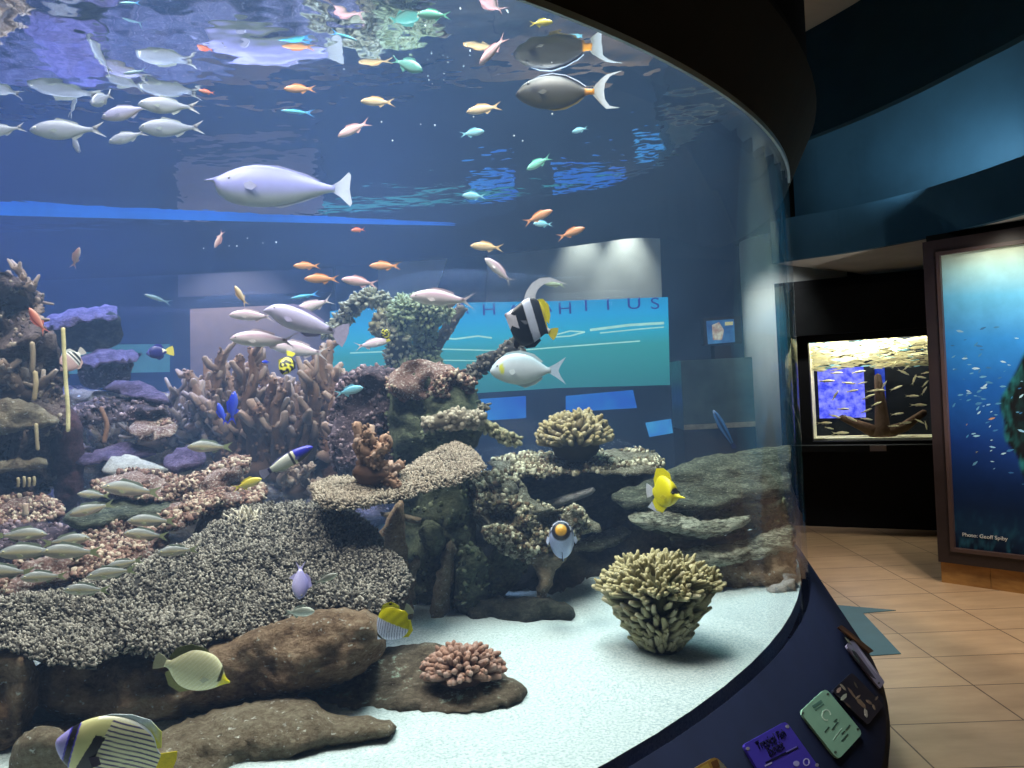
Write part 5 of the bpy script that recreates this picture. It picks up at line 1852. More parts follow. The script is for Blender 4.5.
# unicornfish: deep grey-white body, short horn
species('unicornfish', [(.0, .036, .024), (.04, .043, .022), (.065, .050, .010), (.075, .054, -.045), (.10, .064, -.078), (.16, .098, -.118), (.28, .14, -.145), (.42, .145, -.145), (.58, .115, -.115), (.74, .06, -.062), (.84, .028, -.03), (.88, .024, -.026)], .07,
        lambda t, k, z: mix(countershade(S('#8282c4'), S('#9a9ad8'), S('#a4aca4'))(t, k, z), S('#b4bab0'), sstep(.5, .95, -k) * .8),
        {'tail_fin': ([(.86, .024), (.92, .06), (.985, .125), (1.0, .10), (.985, .0), (1.0, -.10), (.985, -.125), (.92, -.06), (.86, -.024)], lambda t, z: S('#8d93b8') if t < .9 else S('#cfd6ea')),
         'dorsal_fin': ([(.25, .13), (.34, .155), (.5, .15), (.68, .10), (.78, .055), (.7, .06), (.5, .12), (.34, .13)], S('#a4a4d0')),
         'anal_fin': ([(.40, -.135), (.5, -.15), (.66, -.10), (.78, -.055), (.7, -.06), (.55, -.10)], S('#b8bcc8'))},
        (.165, .035, .013, S('#b8b4c0')), ([(.26, -.0), (.31, .015), (.36, -.025), (.32, -.05), (.27, -.035)], S('#b0b0d4'), .066), (40, 20))
species('lilac_unicornfish', [(.0, -.005, -.018), (.04, .045, -.03), (.08, .085, -.04), (.16, .125, -.085), (.28, .14, -.12), (.42, .13, -.125), (.58, .10, -.105), (.72, .06, -.065), (.84, .03, -.032)], .075,
        lambda t, k, z: mix(countershade(S('#a09ac4'), S('#c0b8d8'), S('#cfcadc'))(t, k, z), S('#2e2634'), 1 if .755 < t < .83 and k > -.3 else 0),
        {'tail_fin': (tailround(.82, .03, .15), S('#b4accc')),
         'dorsal_fin': ([(.2, .13), (.3, .175), (.5, .155), (.7, .09), (.68, .055), (.45, .12)], S('#a29cc4')),
         'anal_fin': ([(.45, -.12), (.55, -.16), (.7, -.09), (.7, -.06)], S('#b0a8cc'))},
        (.11, .055, .014, S('#b8b0c0')), ([(.24, -.02), (.31, .0), (.36, -.04), (.3, -.06)], S('#b4acd0'), .07), (34, 18))


# orange-spined tang with streaming tail
def tangcol(t, k, z):
    c_ = countershade(S('#2c2c28'), S('#3a3830'), S('#4a4422'))(t, k, z)
    if t > .675:
        c_ = mix(c_, S('#e0962a'), sstep(.675, .70, t))
    if t < .08:
        c_ = mix(S('#26262a'), c_, sstep(.0, .05, t))
    q_ = ((t - .20) / .055) ** 2 + ((z - .03 - (t - .2) * .4) / .055) ** 2
    if q_ < 1:
        c_ = mix(S('#18181c'), c_, q_ ** 3)
    if k > .88 and t > .12:
        c_ = S('#22242e')
    return c_


species('tang', [(0, -.01, -.03), (.03, .03, -.065), (.08, .085, -.10), (.18, .135, -.145), (.32, .165, -.17), (.46, .15, -.16), (.58, .10, -.115), (.67, .045, -.055), (.72, .026, -.032), (.78, .03, -.034)], .065, tangcol,
        {'tail_fin': ([(.76, .03), (.84, .12), (.90, .165), (1.05, .20), (.93, .145), (.885, .08), (.875, .0), (.885, -.08), (.93, -.145), (1.03, -.165), (.90, -.175), (.84, -.12), (.76, -.03)], lambda t, z: S('#c4ccd4') if t > .85 else S('#8f9088')),
         'dorsal_fin': ([(.14, .115), (.24, .16), (.36, .182), (.50, .16), (.62, .10), (.69, .05), (.66, .045), (.56, .105), (.42, .155), (.26, .145)], S('#1d1f28')),
         'dorsal_edge': ([(.16, .13), (.24, .168), (.36, .190), (.50, .168), (.63, .105), (.70, .052), (.69, .048), (.62, .098), (.50, .158), (.36, .181), (.24, .159)], S('#c8d6ee')),
         'anal_fin': ([(.26, -.155), (.38, -.185), (.5, -.17), (.62, -.11), (.68, -.06), (.6, -.09), (.45, -.155)], S('#8f7a30'))},
        (.13, .07, .020, S('#3a3a3c')), ([(.22, -.02), (.29, .0), (.33, -.03), (.28, -.05)], S('#5c5a50'), .06), (40, 20))


# bannerfish with a long white streamer
def bannercol(t, k, z):
    u = t + z * .80
    if t < .10:
        return mix(S('#6a6470'), S('#d8d2dc'), sstep(.02, .08, t))
    if .06 < t < .20 and .02 < z < .12 and abs(t - .14) < .04:
        return BLK
    if z < -.16 and u < .45 and t > .2:
        return S('#14161c')
    if u < .215:
        return S('#d6d0da')
    if u < .44:
        return S('#14161c')
    if u < .63:
        return S('#c9d0e4')
    if u < .82:
        return S('#2a303c')
    return S('#d8d6d0') if z < .05 else S('#d8ca3c')


species('bannerfish', [(0, .0, -.03), (.04, .04, -.07), (.10, .13, -.13), (.20, .31, -.24), (.32, .44, -.35), (.46, .44, -.42), (.60, .35, -.37), (.72, .18, -.22), (.80, .06, -.075), (.86, .045, -.05)], .085, bannercol,
        {'streamer': ([(.22, .33), (.20, .50), (.24, .68), (.34, .82), (.50, .90), (.84, .90), (.56, .84), (.44, .74), (.38, .62), (.38, .50), (.44, .40)], S('#dfe4f0')),
         'dorsal_fin': ([(.40, .42), (.52, .50), (.66, .44), (.76, .28), (.80, .12), (.72, .16), (.6, .33)], S('#e0d42a')),
         'tail_fin': (tailround(.84, .045, .12), S('#d8cc4a')),
         'pelvic_fin': ([(.30, -.25), (.36, -.48), (.44, -.52), (.46, -.40), (.42, -.30)], BLK),
         'anal_fin': ([(.44, -.32), (.58, -.44), (.72, -.36), (.78, -.20), (.70, -.17), (.58, -.28)], S('#16181e'))},
        (.13, .06, .026, S('#22222a')), ([(.30, -.02), (.42, .02), (.46, -.02), (.42, -.06)], S('#3a3c44'), .08), (130, 150))

# white surgeonfish with a yellow mark
species('white_surgeon', [(0, -.01, -.03), (.03, .05, -.07), (.10, .13, -.12), (.22, .20, -.17), (.38, .22, -.195), (.54, .18, -.165), (.68, .09, -.09), (.76, .035, -.045), (.80, .03, -.04)], .085,
        lambda t, k, z: mix(countershade(S('#a8c0cc'), S('#c8d4dc'), S('#c4d0cc'))(t, k, z), S('#d4d84a'), 1 if .13 < t + z * .15 < .19 and -.06 < z < .07 else 0),
        {'tail_fin': ([(.77, .035), (.86, .08), (1.0, .17), (.93, .06), (.90, -.01), (.93, -.08), (1.0, -.19), (.86, -.09), (.77, -.04)], S('#b4c8dc')),
         'dorsal_fin': ([(.12, .14), (.22, .23), (.4, .26), (.58, .21), (.70, .11), (.66, .09), (.5, .18), (.3, .21)], S('#b8ccd4')),
         'anal_fin': ([(.34, -.19), (.46, -.235), (.6, -.19), (.70, -.11), (.66, -.09), (.5, -.17)], S('#b4c4c0'))},
        (.10, .05, .016, S('#6a7478')), ([(.24, -.02), (.32, .01), (.35, -.04), (.30, -.07)], S('#c4d0d4'), .075), (40, 22))


# bicolour wrasse: blue head, cream body
def bicol(t, k, z):
    if t < .34:
        return mix(S('#2c2cb8'), S('#24283a'), sstep(-.1, .6, -k))
    if t < .385:
        return S('#ece8c4')
    if t < .43:
        return S('#33364a')
    if t > .80:
        return S('#2e3060')
    return mix(S('#dfe0d6'), S('#b8bca4'), sstep(.2, .9, -k))


species('bicolour_fish', [(0, .0, -.012), (.04, .05, -.045), (.12, .085, -.085), (.28, .115, -.12), (.45, .115, -.12), (.62, .09, -.095), (.76, .055, -.06), (.85, .045, -.048)], .07, bicol,
        {'tail_fin': (tailround(.83, .045, .085), S('#9a96b4')),
         'dorsal_fin': ([(.2, .10), (.34, .135), (.6, .115), (.76, .075), (.76, .05), (.45, .11)], S('#6a6ab0')),
         'anal_fin': ([(.5, -.115), (.6, -.14), (.76, -.085), (.76, -.055)], S('#b0b0a8'))},
        (.10, .03, .016, S('#8a6ad0')), ([(.28, -.02), (.36, .0), (.38, -.04), (.33, -.06)], S('#4a4a80'), .066), (60, 20))


# threadfin butterflyfish: white front with slanted lines, yellow rear
def threadcol(t, k, z):
    u = t + z * .55
    if u > .50:
        return mix(S('#e6dc1e'), S('#c8c010'), .5 + .5 * math.sin(z * 40))
    ln = (t - z * 1.25) * 15
    c_ = S('#d4d8f0')
    if math.sin(ln * 2 * math.pi * .8) > .55 and t > .16:
        c_ = S('#8a8fac')
    if abs(t - .11 + z * .1) < .025:
        c_ = BLK
    return c_


species('threadfin_butterflyfish', [(0, -.01, -.03), (.05, .03, -.06), (.11, .10, -.11), (.22, .24, -.21), (.36, .33, -.30), (.52, .35, -.33), (.66, .29, -.29), (.76, .17, -.18), (.82, .07, -.08), (.86, .06, -.065)], .09, threadcol,
        {'tail_fin': (tailround(.84, .06, .12), S('#9aa08c')),
         'dorsal_fin': ([(.24, .23), (.4, .35), (.58, .42), (.74, .36), (.82, .18), (.78, .13), (.66, .27), (.5, .33)], S('#dcd218')),
         'dorsal_spot': ([(.66, .34), (.70, .37), (.74, .33), (.71, .29)], BLK),
         'anal_fin': ([(.4, -.30), (.56, -.40), (.72, -.36), (.82, -.18), (.78, -.14), (.66, -.26)], S('#dcd218'))},
        (.11, .04, .022, S('#2a2a30')), ([(.28, -.03), (.36, .0), (.40, -.05), (.34, -.08)], S('#c4c8dc'), .085), (70, 110))
# pale butterflyfish with a yellow snout
species('pale_butterflyfish', [(0, -.02, -.045), (.05, .0, -.07), (.10, .05, -.10), (.16, .14, -.15), (.28, .235, -.215), (.44, .27, -.25), (.60, .24, -.225), (.72, .14, -.14), (.80, .055, -.06), (.86, .045, -.05)], .085,
        lambda t, k, z: mix(mix(S('#dedaa6'), S('#eae8c8'), .5 + .5 * math.sin((t * 1.0 + z * .6) * 120)), S('#e2d428'), (1 - sstep(.10, .17, t)) if z < .06 else 0) if not (abs(t - .145) < .016 and z > -.03) else S('#3a3a26'),
        {'tail_fin': (tailround(.84, .045, .11), S('#a8a488')),
         'dorsal_fin': ([(.3, .23), (.46, .31), (.64, .31), (.78, .23), (.84, .09), (.80, .06), (.70, .17), (.5, .26)], S('#5a5c34')),
         'anal_fin': ([(.4, -.235), (.56, -.31), (.72, -.26), (.82, -.12), (.78, -.08), (.66, -.2)], S('#8a8a58'))},
        (.145, .02, .018, S('#3a3626')), ([(.26, -.04), (.35, -.01), (.39, -.06), (.33, -.09)], S('#bfc0a4'), .08), (48, 40))


# long-nosed butterflyfish
def longnose(t, k, z):
    return S('#e8de1c') if t > .26 or z < .02 else mix(S('#14141a'), S('#e8de1c'), sstep(.24, .27, t))


species('longnose_butterflyfish', [(0, -.03, -.05), (.08, -.015, -.055), (.16, .005, -.07), (.22, .07, -.10), (.30, .20, -.18), (.44, .29, -.24), (.58, .30, -.25), (.68, .24, -.22), (.76, .10, -.12), (.82, .05, -.06)], .10, longnose,
        {'dorsal_fin': ([(.30, .19), (.36, .36), (.52, .44), (.70, .42), (.78, .22), (.76, .10), (.62, .28), (.44, .28)], S('#e8dc1a')),
         'tail_fin': (tailround(.80, .05, .13), S('#c4c8d0')),
         'anal_fin': ([(.46, -.23), (.58, -.36), (.76, -.34), (.84, -.18), (.78, -.10), (.64, -.24)], S('#e0d820')),
         'anal_edge': ([(.56, -.35), (.76, -.36), (.98, -.30), (.86, -.19), (.78, -.30), (.62, -.33)], S('#c0c8d8'))},
        (.225, .03, .024, BLK), ([(.36, -.04), (.44, -.01), (.48, -.06), (.42, -.09)], S('#d8cc20'), .09), (40, 28))


# emperor angelfish
def emperor(t, k, z):
    uu = t + z * .12
    if uu < .085:
        return S('#a49ce0')
    if uu < .098:
        return S('#4338b8')
    if uu < .145:
        return S('#14121c')
    if uu < .156:
        return S('#4a40c0')
    if k > .93 and t > .25:
        return mix(S('#e8e6c8'), S('#d8e0ec'), sstep(.4, .7, t))
    w1 = .265 + max(0, z - .0) * .25
    if z < .13 and w1 - .05 * sstep(.05, -.2, z) < uu < w1 + .085:
        return S('#17121c')
    if uu < w1 + .07:
        return S('#d2cf92')
    zz = z + .16 * (t - .5) + .02 * math.sin(t * 6)
    return mix(S('#4c4270'), S('#e6e2b8'), sstep(-.75, -.1, math.sin(zz * 165)))


species('emperor_angelfish', [(0, .0, -.04), (.03, .05, -.085), (.08, .12, -.14), (.16, .20, -.20), (.30, .275, -.265), (.46, .295, -.29), (.62, .27, -.27), (.74, .20, -.20), (.82, .09, -.10), (.86, .065, -.075)], .085, emperor,
        {'dorsal_fin': ([(.20, .225), (.34, .30), (.50, .335), (.66, .325), (.79, .25), (.84, .12), (.80, .10), (.72, .215), (.56, .28), (.36, .285)], lambda t, z: S('#d8e4ea') if t < .7 else S('#e4dc58')),
         'tail_fin': (tailround(.84, .065, .12), S('#ead022')),
         'anal_fin': ([(.34, -.27), (.5, -.34), (.68, -.33), (.80, -.22), (.82, -.10), (.72, -.2), (.5, -.28)], S('#4a4a8c')),
         'pelvic_fin': ([(.28, -.25), (.34, -.36), (.40, -.40), (.38, -.28)], S('#2a2030'))},
        (.125, .055, .014, S('#3a3020')), ([(.30, -.06), (.38, -.02), (.43, -.07), (.37, -.12)], S('#3a3044'), .08), (120, 230))


# yellow-tailed blue angelfish, blue wrasse, striped damsel, forward facing fish
species('yellowtail_angelfish', [(0, .0, -.03), (.05, .07, -.09), (.15, .19, -.18), (.32, .26, -.24), (.5, .22, -.21), (.62, .12, -.12), (.70, .07, -.07), (.74, .065, -.065)], .10,
        lambda t, k, z: S('#ecebd0') if t > .60 and z > 0 else (S('#2b2c78') if t > .12 else S('#5a60b4')),
        {'dorsal_fin': ([(.2, .21), (.4, .33), (.58, .30), (.66, .12), (.5, .21)], S('#3a3c98')),
         'anal_fin': ([(.3, -.22), (.44, -.32), (.6, -.24), (.64, -.12), (.5, -.2)], S('#2a2c70')),
         'tail_fin': (tailround(.70, .07, .2), S('#e4d660'))}, (.14, .04, .025, S('#22243a')), None, (24, 16))
species('wrasse', [(0, .0, -.01), (.05, .035, -.035), (.18, .07, -.07), (.4, .085, -.085), (.6, .07, -.07), (.8, .04, -.04), (.88, .032, -.032)], .055,
        lambda t, k, z: S('#1a2440') if abs(k) < .45 else S('#3f6a9c'),
        {'tail_fin': (tailround(.86, .032, .06), S('#22365c')), 'dorsal_fin': ([(.2, .065), (.4, .105), (.7, .08), (.84, .04), (.6, .06)], S('#22365c'))},
        (.07, .02, .014, S('#6a7a90')), None, (20, 12))
species('patchy_angelfish', [(0, .0, -.03), (.05, .09, -.10), (.18, .22, -.21), (.38, .29, -.27), (.58, .22, -.21), (.74, .10, -.10), (.80, .07, -.07)], .12,
        lambda t, k, z: S('#e6de48') if noise.noise(Vector((t * 7, z * 9, 4))) > .05 else S('#1a1a24'),
        {'tail_fin': (tailround(.76, .07, .18), S('#e0d83c')), 'dorsal_fin': ([(.2, .2), (.4, .37), (.64, .3), (.74, .11), (.5, .24)], S('#22222c')),
         'anal_fin': ([(.3, -.25), (.5, -.35), (.7, -.18), (.6, -.2)], S('#8a8430'))}, (.13, .05, .03, S('#3c4ac0')), None, (30, 24))
species('forward_fish', [(0, .03, -.03), (.02, .06, -.06), (.05, .10, -.10), (.10, .15, -.16), (.20, .19, -.24), (.38, .20, -.28), (.58, .15, -.2), (.76, .07, -.08), (.82, .06, -.06)], .17,
        lambda t, k, z: S('#e0a83c') if t < .035 else (S('#1c2230') if t < .075 else (S('#c8ccd8') if t < .10 and z > 0 else (S('#23283a') if t < .15 and z > -.02 else S('#a9b8e0')))),
        {'dorsal_fin': ([(.14, .17), (.3, .27), (.55, .24), (.7, .10), (.5, .17)], S('#2c3348')), 'tail_fin': (tailround(.8, .06, .14), S('#a0aed4')),
         'pelvic_fin': ([(.2, -.22), (.26, -.36), (.34, -.34), (.34, -.24)], S('#22283a'))},
        (.10, .08, .022, S('#1a1c24')), ([(.2, -.06), (.3, .0), (.34, -.06), (.28, -.12)], S('#c0cce8'), .15), (40, 28))
species('barred_butterflyfish', [(0, -.01, -.03), (.06, .05, -.08), (.15, .18, -.17), (.32, .30, -.27), (.52, .30, -.28), (.68, .2, -.2), (.78, .08, -.08), (.82, .06, -.06)], .09,
        lambda t, k, z: BLK if (.10 < t < .15 or .55 < t < .60 or .66 < t < .72) else (S('#e8e4dc') if t > .5 else S('#c8a4a0')),
        {'dorsal_fin': ([(.3, .28), (.5, .38), (.7, .3), (.78, .1), (.6, .26)], S('#e4e2dc')), 'tail_fin': (tailround(.8, .06, .14), S('#c8c0b8')),
         'anal_fin': ([(.3, -.25), (.5, -.36), (.7, -.28), (.76, -.1)], S('#c8a8a0'))}, (.12, .03, .025, BLK), None, (40, 24))

# ------------------------------------------------------------------ the fish in the tank: species, name, x, y, distance, length, heading, label
G1 = 'silver fish schooling under the water surface'
for i, (sp, x, y, d, L, a, yw, lb) in enumerate((
    ('silver_fish', 102, 99, 2.50, 44, 205, 58, 'silver fish seen end on in the middle of the school'),
    ('violet_silver_fish', 127, 112, 2.64, 52, 194, 0, 'violet silver fish in the middle of the school above the lowest row'),
    ('silver_fish', 169, 106, 2.50, 62, 177, 0, 'long silver fish at the right of the school above the lowest row'),
    ('silver_fish', 68, 130, 2.71, 76, 181, 0, 'largest silver fish, at the left of the lowest row of the school'),
    ('silver_fish', 75, 143, 2.9, 30, 285, 45, 'dim silver fish behind and below the largest one of the school'),
    ('silver_fish', 128, 137, 2.72, 40, 196, 0, 'small silver fish, second in the lowest row of the school'),
    ('silver_fish', 172, 128, 2.737, 66, 181, 0, 'bright silver fish at the right end of the lowest row of the school'),
    ('silver_fish', 2, 130, 2.72, 48, 188, 0, 'silver fish at the far left of the school, cut by the photo edge'),
    ('bluegrey_fish', 135, 72, 3.4, 24, 190, 0, 'faint grey fish deep in the water behind the school'))):
    fish(sp, 'silver_fish' if sp != 'bluegrey_fish' else 'grey_fish', x, y, d, L, a, lb, yw, group=G1 if sp != 'bluegrey_fish' else None, parts=L >= 40)

fish('unicornfish', 'unicornfish', 280, 187, 2.86, 147, 178, 'large pale unicornfish with a short horn swimming in open water')
fish('lilac_unicornfish', 'unicornfish', 306, 323, 2.30, 88, 162, 'big lilac fish with a dark tail spot gliding over the antler corals')
fish('tang', 'tang', 566, 92, 2.59, 101, 181, 'dark grey tang with an orange tail base just under the water surface')
fish('bannerfish', 'bannerfish', 531, 324, 2.25, 56, 158, 'black and white striped bannerfish with a long white streamer')
fish('white_surgeon', 'surgeonfish', 528, 370, 2.55, 76, 180, 'white surgeonfish with a yellow mark below the bannerfish')
fish('bicolour_fish', 'wrasse', 287, 461, 2.02, 60, 30, 'blue headed cream wrasse swimming up over the table coral')
fish('threadfin_butterflyfish', 'butterflyfish', 394, 623, 1.55, 52, 222, 'white and yellow butterflyfish with slanted lines under the table coral', -28)
fish('pale_butterflyfish', 'butterflyfish', 193, 670, 1.50, 79, -14, 'pale cream butterflyfish with a yellow snout in front of the brown overhang')
fish('longnose_butterflyfish', 'butterflyfish', 665, 493, 2.20, 58, -8, 'bright yellow butterflyfish by the stacked ledges at the curved glass', 48)
fish('emperor_angelfish', 'emperor_angelfish', 117, 752, 1.30, 120, 168, 'emperor angelfish striped yellow and purple at the bottom of the tank')
fish('forward_fish', 'damselfish', 562, 541, 2.30, 74, 95, 'pale blue fish with an orange mouth facing straight forward', 72)
fish('yellowtail_angelfish', 'angelfish', 160, 352, 2.80, 28, 186, 'small blue angelfish with a yellow tail beside the lower purple plate')
fish('patchy_angelfish', 'angelfish', 287, 363, 2.40, 26, 250, 'small black and yellow patched fish among the antler coral tips', 20)
fish('barred_butterflyfish', 'butterflyfish', 72, 360, 2.75, 34, 225, 'pinkish butterflyfish with black and white bars beside the cream tube', 20)
fish('wrasse', 'wrasse', 724, 429, 2.45, 44, 118, 'slim dark blue wrasse above the right hand ledges')
fish('bluegrey_fish', 'fish', 158, 299, 2.9, 30, 160, 'slim slate blue fish in open water above the blue angelfish', parts=False)
fish('lilac_fish', 'fish', 300, 580, 1.56, 40, 272, 'lilac fish pointing nose down in front of the large table coral', 15)
fish('white_fish', 'fish', 299, 612, 1.54, 32, 2, 'small white fish right below the lilac nose down fish')
fish('grey_fish', 'fish', 325, 579, 1.72, 28, 22, 'dull grey fish beside the lilac nose down fish', parts=False)
fish('deepblue_fish', 'fish', 233, 408, 2.45, 34, 86, 'deep blue fish pointing up among the antler corals', parts=False)
fish('deepblue_fish', 'fish', 222, 414, 2.55, 24, 110, 'smaller dim blue fish just left of the deep blue one', parts=False)
fish('deepblue_fish', 'fish', 266, 362, 2.50, 11, 180, 'tiny blue fish among the antler coral tips', 40, parts=False)
fish('yellow_fish', 'fish', 247, 484, 2.25, 32, 20, 'golden yellow fish below the tail of the bicolour wrasse')
fish('yellow_fish', 'fish', 541, 23, 2.9, 24, 4, 'small pale yellow fish above the tang near the canopy', parts=False)
fish('patchy_angelfish', 'angelfish', 386, 335, 3.0, 14, 110, 'tiny yellow and black fish beneath the arched coral', parts=False)
fish('cyan_thin_fish', 'fish', 130, 3, 2.6, 22, 180, 'thin blue fish at the very top of the photo', parts=False)

PF = 'pale pink fish over the antler corals'
for (x, y, d, L, a, lb, yw) in (
    (252, 316, 2.35, 46, 178, 'pale pink fish, upper left of the group by the lilac fish', 0), (264, 340, 2.28, 68, 178, 'larger pale pink fish below the upper left one, touching coral tips', 0),
    (313, 306, 2.5, 44, 200, 'pale fish with a forked tail behind the lilac fish', 0), (443, 299, 2.30, 66, 176, 'pale pink fish with a dark tail saddle above the leafy corals', 0),
    (372, 344, 3.0, 36, 10, 'pale pink fish heading right under the arched coral', 0), (499, 271, 2.5, 38, 138, 'pinkish white fish slanting nose up above the bannerfish', 0),
    (300, 350, 2.75, 60, 172, 'cream fish partly hidden behind the antler coral tips', 0)):
    fish('pale_fish', 'pale_fish', x, y, d, L, a, lb, yw, group=PF)

AN = 'small anthias scattered in open water'
for (sp, x, y, d, L, a, lb, yw) in (
    ('orange_fish', 307, 266, 2.6, 28, 180, 'orange anthias, highest of the three near the pale pink fish', 0), ('orange_fish', 322, 279, 2.5, 36, 180, 'orange anthias just left of a pinkish one, above the lilac fish', 0),
    ('orange_fish', 385, 266, 2.7, 32, 180, 'peach orange anthias above the arched coral', 0), ('red_fish', 358, 230, 2.8, 17, 185, 'tiny orange red anthias beside the blue light band', 30),
    ('orange_fish', 538, 217, 2.6, 32, 24, 'orange anthias heading up right over a small blue fish', 0), ('orange_fish', 571, 233, 2.6, 30, 20, 'peach anthias right of the one over a small blue fish', 0),
    ('peach_fish', 487, 247, 2.6, 34, 176, 'peach anthias above the pinkish white slanting fish', 0), ('peach_fish', 378, 102, 2.6, 35, 178, 'peach anthias in dark water right of the unicornfish tail', 0),
    ('orange_fish', 300, 89, 2.5, 33, 180, 'orange anthias above the unicornfish, over a thin blue fish', 0), ('red_fish', 207, 92, 2.6, 18, 170, 'small red orange anthias right of the silver school', 20),
    ('pink_fish', 354, 129, 2.5, 36, 204, 'pink and white anthias diving left of the peach one', 0), ('peach_fish', 484, 109, 2.6, 36, 190, 'slim tan anthias left of the tang', 0),
    ('pink_fish', 360, 282, 2.5, 38, 172, 'pinkish anthias right of the orange pair above the lilac fish', 0), ('peach_fish', 241, 296, 2.6, 24, 118, 'tan anthias pointing up over the upper left pale pink fish', 0),
    ('pink_fish', 219, 239, 2.6, 20, 242, 'mauve anthias diving below the blue light band', 0), ('pink_fish', 76, 258, 2.5, 24, 70, 'pale mauve anthias rising at the left in open water', 20),
    ('red_fish', 38, 321, 2.5, 32, 118, 'red anthias beside the craggy tower', 0), ('pink_fish', 493, 50, 2.5, 40, 224, 'pinkish white fish diving left of the tang reflection', 0)):
    fish(sp, 'anthias', x, y, d, L, a, lb, yw, group=AN, parts=L >= 34)

CH = 'small chromis scattered in open water'
for (sp, x, y, d, L, a, lb, yw) in (
    ('green_chromis', 539, 163, 2.4, 28, 208, 'bright green chromis below the tang', 0), ('blue_chromis', 472, 133, 2.4, 25, 8, 'sky blue chromis left of the bright green one', 0),
    ('blue_chromis', 474, 196, 2.5, 24, 178, 'small blue chromis right of the unicornfish', 0), ('blue_chromis', 580, 130, 2.7, 17, 196, 'faint blue chromis under the tang tail', 0),
    ('green_chromis', 434, 15, 2.5, 34, 178, 'pale green chromis at the top beside the mirrored coral', 0), ('greengrey_fish', 554, 284, 2.6, 24, 174, 'greenish grey fish right of the bannerfish streamer', 0),
    ('blue_chromis', 543, 224, 2.7, 20, 178, 'small blue chromis under the orange anthias', 0), ('blue_chromis', 349, 391, 2.35, 30, 14, 'light blue chromis in front of the brown antler corals', 0),
    ('green_round_fish', 407, 65, 2.4, 34, -20, 'round teal fish hanging below the mirrored coral', 0), ('cyan_thin_fish', 298, 112, 2.5, 34, 175, 'thin bright blue fish below the orange anthias', 0),
    ('cyan_thin_fish', 305, 296, 2.45, 30, 190, 'thin cyan fish beneath the orange anthias pair', 0), ('cyan_thin_fish', 344, 36, 2.5, 28, -18, 'thin light blue fish near the mirrored unicornfish', 0)):
    fish(sp, 'chromis', x, y, d, L, a, lb, yw, group=CH, parts=L >= 34)

SN = 'grey snappers resting over the left of the reef'
for (x, y, d, L, a, lb) in (
    (20, 535, 2.0, 56, 2, 'grey green snapper heading right at the far left, topmost of those two'), (30, 552, 1.95, 66, 184, 'grey green snapper heading left under the topmost one at the far left'),
    (6, 572, 1.90, 60, 180, 'dim grey snapper cut by the photo edge, lowest at the far left'), (72, 552, 1.92, 62, 180, 'long yellowish grey snapper lying along the pink and white shelf'),
    (44, 577, 1.82, 48, 184, 'grey snapper just above the back edge of the large table coral'), (87, 590, 1.72, 48, 180, 'lowest grey snapper, resting on the large table coral'),
    (112, 573, 1.80, 52, 190, 'grey snapper with a yellow side above the lowest one'), (124, 564, 1.86, 40, 196, 'slightly hidden grey snapper behind the yellow sided one'),
    (178, 551, 1.95, 42, 186, 'silver grey snapper in front of the dark hollow right of the shelves'), (92, 509, 2.2, 48, 196, 'yellow lit snapper on the grey shelf'),
    (152, 521, 2.15, 50, 180, 'pale green snapper under the grey shelf'), (146, 535, 2.1, 46, 176, 'greenish snapper right below the pale green one'),
    (94, 495, 2.35, 34, 176, 'small pale snapper at the left end of the pink encrusted shelf'), (210, 447, 2.4, 46, 180, 'pale yellowish snapper in front of the low antler corals'),
    (66, 541, 2.05, 50, 8, 'grey snapper behind the long yellowish grey one'), (132, 490, 2.3, 60, 174, 'banded grey snapper stretched along the brown rock beneath the pink shelf')):
    fish('snapper', 'snapper', x, y, d, L, a, lb, 0, group=SN, parts=L >= 40)

# air bubbles near the surface
bub = MB()
bub.blob((0, 0, 0), 1, (.9, .95, 1), 8, 6)
bme = mesh('air_bubble', bub.V, bub.F, m_plain('bubble_white', (.85, .92, .95), .15, .8, .02), None, True, False)
rg = random.Random(21)
for i in range(26):
    o_ = bpy.data.objects.new('air_bubble', bme)
    COL.objects.link(o_)
    if i < 20:
        x, y = rg.choice([(rg.uniform(375, 500), rg.gauss(122, 4)), (rg.uniform(425, 450), rg.uniform(58, 85)), (rg.uniform(380, 560), rg.uniform(60, 160))])
    else:
        x, y = rg.uniform(195, 330), rg.uniform(232, 252)
    o_.location = at(x, y, rg.uniform(2.2, 2.7))
    o_.scale = (rg.uniform(.0012, .003),) * 3
    tag(o_, 'tiny white air bubble floating in the open water of the big tank', 'bubble', 'air bubbles in the open water')

# small cream fish in the wall aquarium
small('cream_fish', S('#cfc9a0'), S('#e6e0b8'), S('#f0ecd0'), .045, .62, None, False, .10, (10, 8))
rg = random.Random(8)
wf = [(858, 372, 16, 10), (848, 383, 16, -6), (836, 373, 14, 4), (826, 381, 18, 2), (852, 391, 14, 12), (868, 397, 15, 25), (843, 409, 14, 0), (866, 411, 13, 24), (872, 391, 14, 6), (850, 418, 16, -28), (834, 416, 14, -18),
      (866, 419, 14, -8), (824, 423, 16, 2), (840, 433, 18, 2), (829, 428, 10, -14), (880, 390, 12, -4), (896, 388, 14, 24), (884, 385, 10, 60), (906, 368, 10, 40), (914, 380, 12, 70), (920, 377, 13, -10), (925, 384, 10, 50),
      (912, 396, 15, 0), (924, 391, 11, 60), (918, 405, 18, 0), (905, 423, 14, 8), (919, 421, 12, -30), (897, 414, 14, 8), (893, 426, 12, 2), (926, 425, 10, -80), (903, 372, 14, -28), (916, 357, 16, 10), (905, 362, 12, -20), (925, 356, 10, 30),
      (835, 396, 13, 60), (862, 383, 11, 14), (876, 404, 12, 24), (909, 352, 14, 5), (895, 364, 12, 60), (925, 373, 10, 12)]
